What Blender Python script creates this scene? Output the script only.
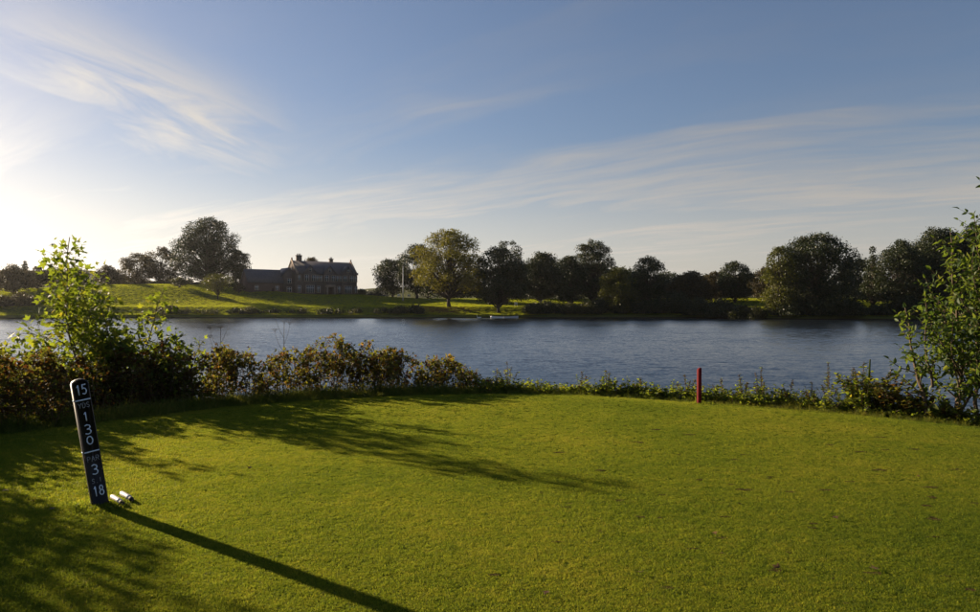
import bpy, math, random
import numpy as np
from mathutils import Vector, Matrix, Euler

for o in list(bpy.data.objects):
    bpy.data.objects.remove(o, do_unlink=True)
SC = bpy.context.scene
COL = SC.collection
R = math.radians
FP = 700.0            # focal length in photo pixels (980 wide)
CAMZ = 1.6
WATER = -1.5
HAZE = 0.00005

# ------------------------------------------------------------------ camera
cam = bpy.data.cameras.new('camera')
cam.lens = FP / 980 * 36.0
cam.sensor_width = 36.0
cam.clip_start = 0.05
cam.clip_end = 12000
camo = bpy.data.objects.new('camera', cam)
COL.objects.link(camo)
camo.location = (0, 0, CAMZ)
camo.rotation_euler = (R(90), 0, 0)
SC.camera = camo

# ------------------------------------------------------------------ sky, sun, exposure
SUN_EL = R(15.5)
SUN_AZ = R(56.0)      # left of the view direction (+Y)
SUN_STRENGTH = 5.0
SKY_STRENGTH = 0.056
EXPOSURE = 1.1
sun_dir = Vector((-math.sin(SUN_AZ) * math.cos(SUN_EL), math.cos(SUN_AZ) * math.cos(SUN_EL), math.sin(SUN_EL)))

world = bpy.data.worlds.new('World')
SC.world = world
world.use_nodes = True
wn, wl = world.node_tree.nodes, world.node_tree.links
wn.clear()


class NT:
    """small helper to write node trees"""
    def __init__(self, tree):
        self.t, self.n, self.l = tree, tree.nodes, tree.links

    def add(self, typ, **kw):
        nd = self.n.new(typ)
        for k, v in kw.items():
            if k.startswith('i_'):
                nd.inputs[k[2:].replace('_', ' ')].default_value = v
            else:
                setattr(nd, k, v)
        return nd

    def put(self, sock, v):
        if hasattr(v, 'is_linked') or isinstance(v, bpy.types.NodeSocket):
            self.l.new(v, sock)
        else:
            sock.default_value = v

    def math(self, op, a, b=0.0, c=0.0, clamp=False):
        nd = self.n.new('ShaderNodeMath'); nd.operation = op; nd.use_clamp = clamp
        self.put(nd.inputs[0], a); self.put(nd.inputs[1], b)
        if len(nd.inputs) > 2:
            self.put(nd.inputs[2], c)
        return nd.outputs[0]

    def vmath(self, op, a, b=(0, 0, 0)):
        nd = self.n.new('ShaderNodeVectorMath'); nd.operation = op
        self.put(nd.inputs[0], a); self.put(nd.inputs[1], b)
        return nd.outputs['Value'] if op in ('DOT_PRODUCT', 'LENGTH', 'DISTANCE') else nd.outputs[0]

    def noise(self, vec, scale, detail=3.0, rough=0.5, dist=0.0):
        nd = self.n.new('ShaderNodeTexNoise')
        if vec is not None:
            self.put(nd.inputs['Vector'], vec)
        nd.inputs['Scale'].default_value = scale
        nd.inputs['Detail'].default_value = detail
        nd.inputs['Roughness'].default_value = rough
        nd.inputs['Distortion'].default_value = dist
        return nd.outputs['Fac']

    def ramp(self, fac, stops, interp='LINEAR'):
        nd = self.n.new('ShaderNodeValToRGB')
        nd.color_ramp.interpolation = interp
        el = nd.color_ramp.elements
        while len(el) < len(stops):
            el.new(0.5)
        for e, (p, c) in zip(el, stops):
            e.position = p
            e.color = c if len(c) == 4 else (*c, 1)
        self.put(nd.inputs[0], fac)
        return nd.outputs[0]

    def mix(self, fac, a, b, blend='MIX'):
        nd = self.n.new('ShaderNodeMix'); nd.data_type = 'RGBA'; nd.blend_type = blend
        self.put(nd.inputs['Factor'], fac)
        for i, v in ((6, a), (7, b)):
            if isinstance(v, tuple) and len(v) == 3:
                v = (*v, 1)
            self.put(nd.inputs[i], v)
        return nd.outputs[2]

    def mapr(self, v, a, b, c=0.0, d=1.0, smooth=True):
        nd = self.n.new('ShaderNodeMapRange')
        nd.interpolation_type = 'SMOOTHSTEP' if smooth else 'LINEAR'
        self.put(nd.inputs[0], v)
        for i, x in enumerate((a, b, c, d)):
            nd.inputs[1 + i].default_value = x
        return nd.outputs[0]

    def combine(self, x, y, z):
        nd = self.n.new('ShaderNodeCombineXYZ')
        for s, v in zip(nd.inputs, (x, y, z)):
            self.put(s, v)
        return nd.outputs[0]

    def sep(self, v):
        nd = self.n.new('ShaderNodeSeparateXYZ'); self.put(nd.inputs[0], v)
        return nd.outputs


W = NT(world.node_tree)
sky = W.add('ShaderNodeTexSky', sky_type='NISHITA', sun_disc=False)
sky.sun_elevation = SUN_EL
sky.sun_rotation = -SUN_AZ
sky.altitude = 100
sky.air_density = 1.0
sky.dust_density = 0.75
sky.ozone_density = 2.4
geo = W.add('ShaderNodeTexCoord').outputs['Generated']
dx, dy, dz = W.sep(geo)
zc = W.math('MAXIMUM', dz, 0.0)
inv = W.math('DIVIDE', 1.0, W.math('ADD', zc, 0.10))
px = W.math('MULTIPLY', dx, inv)
py = W.math('MULTIPLY', dy, inv)
# cirrus: long streaks running left-right across the view, slightly diagonal
ca, sa = math.cos(R(-31)), math.sin(R(-31))
sx = W.math('ADD', W.math('MULTIPLY', px, ca), W.math('MULTIPLY', py, sa))
sy = W.math('SUBTRACT', W.math('MULTIPLY', py, ca), W.math('MULTIPLY', px, sa))
warp = W.noise(W.combine(W.math('MULTIPLY', sx, 0.6), W.math('MULTIPLY', sy, 0.9), 3.1), 1.0, 3, 0.5)
wv = W.math('MULTIPLY', W.math('SUBTRACT', warp, 0.5), 1.6)
p1 = W.combine(W.math('MULTIPLY', sx, 0.42), W.math('ADD', W.math('MULTIPLY', sy, 1.7), wv), 7.7)
n1 = W.noise(p1, 1.0, 7, 0.58, 0.25)
p2 = W.combine(W.math('MULTIPLY', sx, 0.20), W.math('ADD', W.math('MULTIPLY', sy, 0.6), wv), 1.3)
n2 = W.noise(p2, 1.0, 4, 0.5, 0.0)
fib = W.noise(W.combine(W.math('MULTIPLY', sx, 1.6), W.math('ADD', W.math('MULTIPLY', sy, 9.0), W.math('MULTIPLY', wv, 3.0)), 2.2), 1.0, 6, 0.62, 0.5)      # fine fibres
fibm = W.mapr(fib, 0.28, 0.68, 0.65, 1.15)
cir = W.math('MULTIPLY', W.math('MULTIPLY', W.mapr(n1, 0.40, 0.72), W.mapr(n2, 0.38, 0.60)), fibm)
# veil of thin cloud that thickens toward the horizon, drawn out in streaks
p3 = W.combine(W.math('MULTIPLY', sx, 0.30), W.math('ADD', W.math('MULTIPLY', sy, 1.15), W.math('MULTIPLY', wv, 0.7)), 4.9)
n3 = W.noise(p3, 1.0, 8, 0.6, 0.35)
veil = W.math('MULTIPLY', W.math('MULTIPLY', W.mapr(dz, 0.30, 0.10), W.mapr(n3, 0.34, 0.62)), fibm)
veil = W.math('MAXIMUM', veil, W.mapr(dz, 0.25, 0.03, 0.0, 0.88))
den = W.math('MAXIMUM', W.math('MULTIPLY', cir, 0.55), W.math('MULTIPLY', veil, 0.80))
# bright cirrus plume seen at upper left (direction of the plume's middle)
def dirpx(u, v):
    d = Vector(((u - 490) / FP, 1.0, (306 - v) / FP)); d.normalize(); return d
pd = dirpx(150, 92)
ax = (dirpx(265, 140) - dirpx(40, 46)).normalized()
ay = ax.cross(pd).normalized()
qa = W.math('DIVIDE', W.vmath('DOT_PRODUCT', W.vmath('SUBTRACT', geo, tuple(pd)), tuple(ax)), 0.19)
qb0 = W.vmath('DOT_PRODUCT', W.vmath('SUBTRACT', geo, tuple(pd)), tuple(ay))
wisp_n = W.noise(W.combine(W.math('MULTIPLY', W.vmath('DOT_PRODUCT', geo, tuple(ax)), 5.0), W.math('MULTIPLY', qb0, 26.0), 0.4), 1.0, 7, 0.62, 0.6)
qb = W.math('DIVIDE', W.math('ADD', qb0, W.math('MULTIPLY', W.math('SUBTRACT', wisp_n, 0.5), 0.10)), 0.070)
pl = W.math('MULTIPLY', W.mapr(W.math('ABSOLUTE', qa), 1.25, 0.2), W.mapr(W.math('ABSOLUTE', qb), 1.3, 0.0))
pl = W.math('MULTIPLY', pl, W.mapr(wisp_n, 0.30, 0.66))
den = W.math('MAXIMUM', den, W.math('MULTIPLY', pl, 1.0))
sky0 = W.mix(1.0, sky.outputs[0], (1.03, 0.96, 1.00), 'MULTIPLY')
lum0 = W.vmath('DOT_PRODUCT', sky0, (0.25, 0.45, 0.30))
sky0 = W.mix(0.06, sky0, W.combine(lum0, lum0, lum0))      # thin high veil
knee = W.math('DIVIDE', 1.0, W.math('ADD', 1.0, W.math('DIVIDE', lum0, 24.0)))      # hazy air softens the glow round the sun
skyc = W.vmath('MULTIPLY', sky0, W.combine(knee, knee, knee))
lum = W.vmath('DOT_PRODUCT', skyc, (0.25, 0.45, 0.30))
cloudc = W.mix(1.0, W.combine(lum, lum, lum), (1.52, 1.40, 1.25), 'MULTIPLY')
fin = W.mix(den, skyc, cloudc)
bg = W.add('ShaderNodeBackground')
W.l.new(fin, bg.inputs[0])
bg.inputs[1].default_value = SKY_STRENGTH
wo = W.add('ShaderNodeOutputWorld')
W.l.new(bg.outputs[0], wo.inputs[0])

sl = bpy.data.lights.new('sun', 'SUN')
sl.energy = SUN_STRENGTH
sl.angle = R(0.55)
sl.color = (1.0, 0.80, 0.56)
so = bpy.data.objects.new('sun', sl)
COL.objects.link(so)
so.rotation_euler = sun_dir.to_track_quat('Z', 'Y').to_euler()
so.location = sun_dir * 300

SC.view_settings.view_transform = 'Standard'
SC.view_settings.look = 'None'
SC.view_settings.gamma = 1.0
SC.view_settings.exposure = EXPOSURE
SC.view_settings.use_curve_mapping = False
SC.render.engine = 'CYCLES'
SC.cycles.use_denoising = True
SC.cycles.max_bounces = 8
SC.cycles.diffuse_bounces = 3
SC.cycles.glossy_bounces = 3
SC.cycles.transmission_bounces = 6
SC.cycles.transparent_max_bounces = 8
SC.cycles.volume_bounces = 0
SC.cycles.sample_clamp_indirect = 6.0
SC.cycles.caustics_reflective = False
SC.cycles.caustics_refractive = False

# ------------------------------------------------------------------ mesh helpers
rng = np.random.RandomState(11)


def ss(a, b, x):
    t = np.clip((x - a) / (b - a), 0, 1)
    return t * t * (3 - 2 * t)


class MB:
    """collects polygons (with a per-vertex tint) into one mesh"""
    def __init__(self):
        self.v, self.f3, self.f4, self.t, self.n = [], [], [], [], 0

    def add(self, v, f3=None, f4=None, tint=0.5):
        v = np.asarray(v, float).reshape(-1, 3)
        if f3 is not None and len(f3):
            self.f3.append(np.asarray(f3, np.int64).reshape(-1, 3) + self.n)
        if f4 is not None and len(f4):
            self.f4.append(np.asarray(f4, np.int64).reshape(-1, 4) + self.n)
        tt = np.asarray(tint, float)
        self.t.append(np.full(len(v), float(tt)) if tt.ndim == 0 else tt)
        self.v.append(v)
        self.n += len(v)
        return self

    def box(self, cx, cy, cz, sx, sy, sz, rot=None, tint=0.5):
        v = np.array([[x, y, z] for z in (-.5, .5) for y in (-.5, .5) for x in (-.5, .5)]) * (sx, sy, sz)
        if rot is not None:
            v = v @ np.array(rot.to_3x3()).T
        v = v + (cx, cy, cz)
        self.add(v, f4=[(0, 2, 3, 1), (4, 5, 7, 6), (0, 1, 5, 4), (2, 6, 7, 3), (0, 4, 6, 2), (1, 3, 7, 5)], tint=tint)
        return self

    def tube(self, pts, rad, sides=6, tint=0.5, cap=True):
        pts = np.asarray(pts, float)
        n = len(pts)
        rad = np.broadcast_to(np.asarray(rad, float), (n,))
        tan = np.gradient(pts, axis=0)
        tan /= np.linalg.norm(tan, axis=1)[:, None] + 1e-9
        ref = np.array([0, 0, 1.0]) if abs(tan[0][2]) < 0.9 else np.array([1.0, 0, 0])
        vs = []
        a = np.linspace(0, 2 * np.pi, sides, endpoint=False)
        for i in range(n):
            x = np.cross(tan[i], ref); x /= np.linalg.norm(x) + 1e-9
            y = np.cross(tan[i], x)
            ref = -np.cross(tan[i], x) * -1 if False else ref
            vs.append(pts[i] + rad[i] * (np.cos(a)[:, None] * x + np.sin(a)[:, None] * y))
        vs = np.concatenate(vs)
        f4 = []
        for i in range(n - 1):
            for k in range(sides):
                k2 = (k + 1) % sides
                f4.append((i * sides + k, i * sides + k2, (i + 1) * sides + k2, (i + 1) * sides + k))
        f3 = []
        if cap:
            for k in range(1, sides - 1):
                f3.append((0, k + 1, k)); b = (n - 1) * sides
                f3.append((b, b + k, b + k + 1))
        self.add(vs, f3=f3, f4=f4, tint=tint)
        return self

    def scatter(self, tv, t3, t4, pos, X, Y, Z, size, tint):
        """place n copies of a template: axes X, Y, Z (n,3), size (n,)"""
        tv = np.asarray(tv, float)
        n, k = len(pos), len(tv)
        if n == 0:
            return self
        v = (pos[:, None, :] + size[:, None, None] * (tv[None, :, 0:1] * X[:, None, :] + tv[None, :, 1:2] * Y[:, None, :] + tv[None, :, 2:3] * Z[:, None, :])).reshape(-1, 3)
        off = (np.arange(n) * k)[:, None, None]
        f3 = (np.asarray(t3)[None] + off).reshape(-1, 3) if t3 is not None and len(t3) else None
        f4 = (np.asarray(t4)[None] + off).reshape(-1, 4) if t4 is not None and len(t4) else None
        self.add(v, f3, f4, np.repeat(tint, k))
        return self

    def mesh(self, name, smooth=False):
        me = bpy.data.meshes.new(name)
        V = np.concatenate(self.v) if self.v else np.zeros((0, 3))
        F3 = np.concatenate(self.f3) if self.f3 else np.zeros((0, 3), np.int64)
        F4 = np.concatenate(self.f4) if self.f4 else np.zeros((0, 4), np.int64)
        me.vertices.add(len(V)); me.vertices.foreach_set('co', V.astype(np.float32).ravel())
        nl = F3.size + F4.size
        me.loops.add(nl)
        me.loops.foreach_set('vertex_index', np.concatenate([F3.ravel(), F4.ravel()]).astype(np.int32))
        me.polygons.add(len(F3) + len(F4))
        st = np.concatenate([np.arange(len(F3)) * 3, F3.size + np.arange(len(F4)) * 4]).astype(np.int32)
        me.polygons.foreach_set('loop_start', st)
        if smooth:
            me.polygons.foreach_set('use_smooth', np.ones(len(st), bool))
        at = me.attributes.new('tint', 'FLOAT', 'POINT')
        at.data.foreach_set('value', np.concatenate(self.t).astype(np.float32) if self.t else np.zeros(0, np.float32))
        me.update(calc_edges=True)
        me.validate()
        return me

    def build(self, name, mat, parent=None, smooth=False, loc=None):
        me = self.mesh(name, smooth)
        me.materials.append(mat)
        return link(name, me, parent, loc)


def link(name, me, parent=None, loc=None):
    o = bpy.data.objects.new(name, me)
    COL.objects.link(o)
    if parent is not None:
        o.parent = parent
    if loc is not None:
        o.location = loc
    return o


def tag(o, label=None, cat=None, group=None, kind=None):
    if label: o['label'] = label
    if cat: o['category'] = cat
    if group: o['group'] = group
    if kind: o['kind'] = kind
    return o


def thing(name, label, cat, loc=(0, 0, 0), rz=0.0, group=None):
    o = bpy.data.objects.new(name, None)
    COL.objects.link(o)
    o.location = loc
    o.rotation_euler = (0, 0, rz)
    o.empty_display_size = 0.2
    return tag(o, label, cat, group)


# ------------------------------------------------------------------ materials
def new_mat(name):
    m = bpy.data.materials.new(name)
    m.use_nodes = True
    t = NT(m.node_tree)
    t.n.clear()
    out = t.add('ShaderNodeOutputMaterial')
    return m, t, out


def principled(t, color, rough=0.6, spec=0.4, metal=0.0, normal=None):
    b = t.add('ShaderNodeBsdfPrincipled')
    if isinstance(color, tuple) and len(color) == 3:
        color = (*color, 1)
    t.put(b.inputs['Base Color'], color)
    t.put(b.inputs['Roughness'], rough)
    b.inputs['Specular IOR Level'].default_value = spec
    b.inputs['Metallic'].default_value = metal
    if normal is not None:
        t.l.new(normal, b.inputs['Normal'])
    return b


def bump(t, h, strength=0.3, dist=0.02):
    b = t.add('ShaderNodeBump')
    b.inputs['Strength'].default_value = strength
    b.inputs['Distance'].default_value = dist
    t.put(b.inputs['Height'], h)
    return b.outputs[0]


def mat_simple(name, c1, c2, scale=6.0, rough=0.6, spec=0.35, bstr=0.2, bdist=0.01, metal=0.0):
    m, t, out = new_mat(name)
    co = t.add('ShaderNodeTexCoord').outputs['Object']
    n = t.noise(co, scale, 5, 0.6)
    col = t.mix(t.mapr(n, 0.3, 0.7), c1, c2)
    b = principled(t, col, rough, spec, metal, bump(t, t.noise(co, scale * 4, 4, 0.6), bstr, bdist))
    t.l.new(b.outputs[0], out.inputs[0])
    return m


def mat_leaf(name, stops, transl=0.42, rough=0.5, spec=0.3, tstops=None, vary=0.25):
    """foliage: colour per leaf from its tint, light passes through the blade"""
    m, t, out = new_mat(name)
    at = t.add('ShaderNodeAttribute', attribute_name='tint').outputs['Fac']
    pos = t.add('ShaderNodeNewGeometry').outputs['Position']
    nz = t.noise(pos, 0.7, 3, 0.6)
    f = t.math('ADD', at, t.math('MULTIPLY', t.math('SUBTRACT', nz, 0.5), vary), clamp=True)
    col = t.ramp(f, stops)
    tc = t.ramp(f, tstops) if tstops else t.mix(1.0, col, (1.5, 1.45, 0.55), 'MULTIPLY')
    b = principled(t, col, rough, spec)
    tr = t.add('ShaderNodeBsdfTranslucent')
    t.put(tr.inputs[0], tc)
    mx = t.add('ShaderNodeMixShader')
    mx.inputs[0].default_value = transl
    t.l.new(b.outputs[0], mx.inputs[1]); t.l.new(tr.outputs[0], mx.inputs[2])
    t.l.new(mx.outputs[0], out.inputs[0])
    return m


M = {}
M['bark'] = mat_simple('bark', (0.035, 0.027, 0.02), (0.085, 0.068, 0.05), 3.0, 0.9, 0.2, 0.6, 0.03)
M['twig'] = mat_simple('twig', (0.05, 0.035, 0.022), (0.12, 0.085, 0.05), 14.0, 0.8, 0.25, 0.3, 0.003)
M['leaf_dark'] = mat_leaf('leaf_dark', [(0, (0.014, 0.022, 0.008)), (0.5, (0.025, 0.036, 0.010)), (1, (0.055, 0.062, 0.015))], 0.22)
M['leaf_olive'] = mat_leaf('leaf_olive', [(0, (0.025, 0.030, 0.010)), (0.5, (0.050, 0.055, 0.016)), (1, (0.085, 0.080, 0.020))], 0.36)
M['leaf_brown'] = mat_leaf('leaf_brown', [(0, (0.026, 0.023, 0.010)), (0.5, (0.048, 0.039, 0.014)), (1, (0.085, 0.062, 0.02))], 0.30)
M['leaf_yellow'] = mat_leaf('leaf_yellow', [(0, (0.062, 0.064, 0.012)), (0.5, (0.105, 0.100, 0.015)), (1, (0.165, 0.138, 0.018))], 0.50)
M['leaf_syc'] = mat_leaf('leaf_sycamore', [(0, (0.03, 0.05, 0.012)), (0.6, (0.065, 0.10, 0.018)), (1, (0.13, 0.12, 0.02))], 0.55, 0.6, 0.15,
                         [(0, (0.13, 0.20, 0.015)), (0.6, (0.28, 0.34, 0.022)), (1, (0.42, 0.36, 0.025))])
M['leaf_willow'] = mat_leaf('leaf_alder', [(0, (0.025, 0.045, 0.012)), (0.6, (0.05, 0.085, 0.018)), (1, (0.12, 0.13, 0.03))], 0.46, 0.5, 0.25,
                            [(0, (0.09, 0.15, 0.015)), (0.6, (0.20, 0.27, 0.025)), (1, (0.36, 0.36, 0.05))])
M['leaf_bramble'] = mat_leaf('leaf_bramble', [(0, (0.040, 0.020, 0.010)), (0.22, (0.060, 0.040, 0.014)), (0.45, (0.045, 0.060, 0.014)), (0.75, (0.085, 0.090, 0.016)), (1, (0.15, 0.09, 0.02))], 0.50, 0.6, 0.12,
                             [(0, (0.13, 0.05, 0.012)), (0.22, (0.20, 0.11, 0.018)), (0.45, (0.16, 0.18, 0.02)), (0.75, (0.30, 0.27, 0.022)), (1, (0.40, 0.22, 0.03))], 0.5)
M['leaf_weed'] = mat_leaf('leaf_weed', [(0, (0.03, 0.05, 0.012)), (0.6, (0.065, 0.095, 0.018)), (1, (0.14, 0.13, 0.025))], 0.55, 0.6, 0.15,
                          [(0, (0.13, 0.20, 0.015)), (0.6, (0.28, 0.33, 0.022)), (1, (0.42, 0.36, 0.03))])
M['leaf_brownweed'] = mat_leaf('leaf_brownweed', [(0, (0.04, 0.022, 0.012)), (0.5, (0.08, 0.05, 0.02)), (1, (0.14, 0.10, 0.03))], 0.40)
M['dead_leaf'] = mat_leaf('dead_leaf', [(0, (0.08, 0.042, 0.015)), (0.5, (0.14, 0.078, 0.025)), (1, (0.24, 0.15, 0.05))], 0.3)

# ------------------------------------------------------------------ terrain
EDGE = np.array([(-60, -60), (-22, 0), (-13, 3.5), (-8.6, 6.6), (-6.1, 8.9), (-5.0, 10.4), (-4.3, 11.3), (-3.2, 12.0), (-1.6, 12.7), (0.0, 13.05), (1.4, 13.0), (2.66, 12.45),
                 (3.6, 11.85), (4.9, 11.0), (5.9, 10.1), (6.9, 9.1), (9.5, 6.5), (16, 2), (30, -4), (60, -60)], float)
_c = np.array([0.0, 3.0])
_th = np.arctan2(EDGE[:, 0] - _c[0], EDGE[:, 1] - _c[1])
_rr = np.hypot(EDGE[:, 0] - _c[0], EDGE[:, 1] - _c[1])


def edge_d(x, y):
    """distance outside the edge of the tee (negative on the tee)"""
    th = np.arctan2(x - _c[0], y - _c[1])
    r = np.hypot(x - _c[0], y - _c[1])
    return r - np.interp(th, _th, _rr)


def vnoise(x, y, s, seed=0):
    """cheap smooth noise from sines"""
    r = np.random.RandomState(seed)
    o = 0
    for k in range(6):
        a = r.uniform(0, 6.28); f = r.uniform(0.6, 1.9) / s
        o = o + np.sin((x * math.cos(a) + y * math.sin(a)) * f * 6.28 + r.uniform(0, 6.28))
    return o / 6


def shore_y(x):
    return 181 + 1.6 * np.sin(x / 17.0) + 2.0 * np.sin(x / 41.0 + 1) - 20 * ss(42, 75, x) - 6 * ss(-80, -130, x) - 40 * ss(120, 260, x) - 30 * ss(-150, -300, x)


def height(x, y):
    x = np.asarray(x, float); y = np.asarray(y, float)
    d = edge_d(x, y)
    near = -0.10 * ss(-0.8, 0.9, d) - 1.5 * ss(0.3, 3.8, d) - 1.6 * ss(3, 10, d) + 0.02 * vnoise(x, y, 6.0, 3) * ss(2.5, 5, np.hypot(x, y))
    s = y - shore_y(x)
    L = 4.0 + 3.2 * ss(-18, -75, x) + 1.4 * ss(-75, -100, x) - 1.5 * ss(-110, -150, x)
    far = -3.2 + 2.5 * ss(-5, 1.0, s) + 2.1 * ss(0.5, 9, s) + (L - 1.4) * ss(5, 50, s) + 0.10 * vnoise(x, y, 22.0, 5) * ss(3, 12, s)
    far = far - 1.2 * ss(-40, -60, x) * ss(-75, -60, x) * ss(30, 50, s)
    # hills on the horizon
    q = x / np.maximum(y, 1.0)
    hh = 26 + 16 * ss(-0.45, -0.62, q) + 6 * np.sin(q * 9 + 1.0) + 3.0 * np.sin(q * 31)
    far = far + hh * ss(700, 1250, y) + 1.8 * vnoise(x, y, 40, 8) * ss(700, 900, y)
    far = far + 10 * ss(300, 500, np.abs(x)) * ss(60, 200, y)
    return np.where(y < 70, near, far)


def gz(x, y):
    return float(height(np.array([x]), np.array([y]))[0])


def axis(segs):
    out = []
    for a, b, st in segs:
        out.append(np.arange(a, b, st))
    return np.unique(np.concatenate(out + [np.array([segs[-1][1]])]))


gx = np.unique(np.concatenate([-np.geomspace(160, 4000, 40), np.arange(-160, -16, 2.0), np.arange(-16, 16, 0.3), np.arange(16, 160, 2.0), np.geomspace(160, 4000, 40)]))
gy = np.unique(np.concatenate([-np.geomspace(14, 2500, 20), np.arange(-14, 3, 1.0), np.arange(3, 20, 0.25), np.arange(20, 165, 6.0), np.arange(150, 260, 1.2), np.geomspace(260, 6000, 70)]))
GX, GY = np.meshgrid(gx, gy)
GZ = height(GX, GY)
nx, ny = len(gx), len(gy)
idx = (np.arange(ny - 1)[:, None] * nx + np.arange(nx - 1)[None, :]).ravel()
g = MB()
g.add(np.stack([GX, GY, GZ], -1).reshape(-1, 3), f4=np.stack([idx, idx + 1, idx + nx + 1, idx + nx], 1))

m, t, out = new_mat('ground_turf')
pos = t.add('ShaderNodeNewGeometry').outputs['Position']
X_, Y_, Z_ = t.sep(pos)
n1 = t.noise(pos, 0.35, 4, 0.6); n2 = t.noise(pos, 6.0, 5, 0.65); n3 = t.noise(pos, 0.03, 3, 0.5)
c_turf = t.mix(t.mapr(n2, 0.3, 0.7), (0.045, 0.065, 0.006), (0.075, 0.092, 0.009))
c_far = t.mix(t.mapr(n1, 0.3, 0.7), (0.060, 0.085, 0.016), (0.10, 0.115, 0.022))
c_far = t.mix(t.mapr(n3, 0.4, 0.6, 0, 0.4), c_far, (0.11, 0.10, 0.03))
c_soil = (0.07, 0.045, 0.025)
fa = t.mapr(Y_, 60, 90)
col = t.mix(fa, c_turf, c_far)
# leaf litter and bare earth under the yellow tree on the far bank
ld = t.vmath('LENGTH', t.vmath('MULTIPLY', t.vmath('SUBTRACT', pos, (-12.0, 189.0, 0)), (1 / 9.0, 1 / 7.0, 0)))
lit = t.math('MULTIPLY', t.mapr(t.math('ADD', ld, t.math('MULTIPLY', t.math('SUBTRACT', t.noise(pos, 0.4, 3), 0.5), 0.9)), 1.15, 0.6), 0.8)
col = t.mix(lit, col, (0.13, 0.065, 0.030))
# woodland in the distance
fw = t.mapr(Y_, 600, 800)
col = t.mix(fw, col, t.mix(t.mapr(t.noise(pos, 0.012, 4, 0.6), 0.42, 0.52), (0.045, 0.05, 0.02), (0.09, 0.095, 0.03)))
# bare margin by the water
col = t.mix(t.math('MULTIPLY', t.mapr(Z_, -1.1, -1.4), 1.0), col, (0.045, 0.033, 0.022))
b = principled(t, col, 1.0, 0.0, 0.0, bump(t, n2, 0.5, 0.03))
t.l.new(b.outputs[0], out.inputs[0])
M['turf'] = m
ground = tag(g.build('ground', M['turf'], smooth=True), kind='structure')

# ------------------------------------------------------------------ water
m, t, out = new_mat('lake_water')
pos = t.add('ShaderNodeNewGeometry').outputs['Position']
wp = t.noise(t.vmath('MULTIPLY', pos, (0.018, 0.045, 1)), 1.0, 3, 0.5)      # calmer and rougher patches
def ncol(vec, scale, detail):
    nd = t.add('ShaderNodeTexNoise')
    t.put(nd.inputs['Vector'], vec)
    nd.inputs['Scale'].default_value = scale; nd.inputs['Detail'].default_value = detail; nd.inputs['Roughness'].default_value = 0.6
    return t.vmath('SUBTRACT', nd.outputs['Color'], (0.5, 0.5, 0.5))
wa = ncol(t.vmath('MULTIPLY', pos, (0.38, 1.0, 1.0)), 1.5, 4)      # wind ripples: slopes taken from noise
wb = ncol(t.vmath('ADD', t.vmath('MULTIPLY', pos, (0.7, 1.0, 1.0)), (31.0, 7.0, 0)), 5.0, 3)
slope = t.vmath('ADD', wa, t.vmath('MULTIPLY', wb, (0.7, 0.7, 0.7)))
amp = t.mapr(wp, 0.35, 0.65, 0.42, 0.78)
slope = t.vmath('MULTIPLY', slope, t.combine(t.math('MULTIPLY', amp, 0.6), amp, 0.0))
s_x, s_y, s_z = t.sep(slope)
nrm = t.vmath('NORMALIZE', t.combine(s_x, t.math('SUBTRACT', -0.05, t.math('ABSOLUTE', s_y)), 1.0))
b = principled(t, (0.012, 0.018, 0.024), 0.10, 0.5, 0.0, nrm)
b.inputs['IOR'].default_value = 1.33
t.l.new(b.outputs[0], out.inputs[0])
M['water'] = m
wm = MB()
wm.add([(-700, 4, WATER), (700, 4, WATER), (700, 300, WATER), (-700, 300, WATER)], f4=[(0, 1, 2, 3)])
lake = tag(wm.build('lake', M['water']), kind='structure')

# ------------------------------------------------------------------ leaf templates
def unit(v):
    return v / (np.linalg.norm(v, axis=-1, keepdims=True) + 1e-9)


def frames(n, up_bias=0.0, r=None, out=None, out_w=0.0):
    """random leaf frames: Y = tip direction, Z = normal"""
    r = r or rng
    z = unit(r.normal(size=(n, 3)) + np.array([0, 0, up_bias]) + (0 if out is None else out * out_w))
    y = r.normal(size=(n, 3)); y = unit(y - (y * z).sum(1, keepdims=True) * z)
    x = np.cross(y, z)
    return x, y, z


def frames_dir(d, r=None, roll=0.5, up=(0, 0, 1)):
    """leaf frames whose tip points along d and whose face looks roughly up"""
    r = r or rng
    y = unit(d)
    z = np.broadcast_to(np.array(up, float), y.shape) + r.normal(size=y.shape) * roll
    z = unit(z - (z * y).sum(1, keepdims=True) * y)
    return np.cross(y, z), y, z


DIAMOND = (np.array([(0, -.5, 0), (.38, 0, .06), (0, .5, 0), (-.38, 0, .06)]), None, np.array([(0, 1, 2, 3)]))


def ovate(w=0.5, fold=0.12, droop=0.12):
    v = [(0, 0, 0), (0, .5, 0), (0, 1, -droop)]
    for s in (1, -1):
        v += [(s * w * .38, .18, fold * .8), (s * w * .5, .45, fold), (s * w * .28, .78, fold * .5 - droop * .5)]
    f = []
    for a in (3, 6):
        q = [(0, a, 1), (a, a + 1, 1), (1, a + 1, a + 2), (1, a + 2, 2)]
        f += q if a == 3 else [(i, k, j) for i, j, k in q]
    return np.array(v, float), np.array(f), None


OVATE = ovate()
LANCE = ovate(0.26, 0.05, 0.25)


def trifoliate():
    v0, f0, _ = ovate(0.72, 0.10, 0.10)
    V, F = [], []
    for k, (ang, sc) in enumerate(((0, 1.0), (72, .85), (-72, .85))):
        c, s = math.cos(R(ang)), math.sin(R(ang))
        q = v0 * sc
        q = np.stack([q[:, 0] * c + q[:, 1] * s, -q[:, 0] * s + q[:, 1] * c + (0.12 if k == 0 else 0), q[:, 2]], 1)
        F.append(f0 + len(v0) * k); V.append(q)
    return np.concatenate(V) * 0.62, np.concatenate(F), None


TRIFOL = trifoliate()


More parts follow.
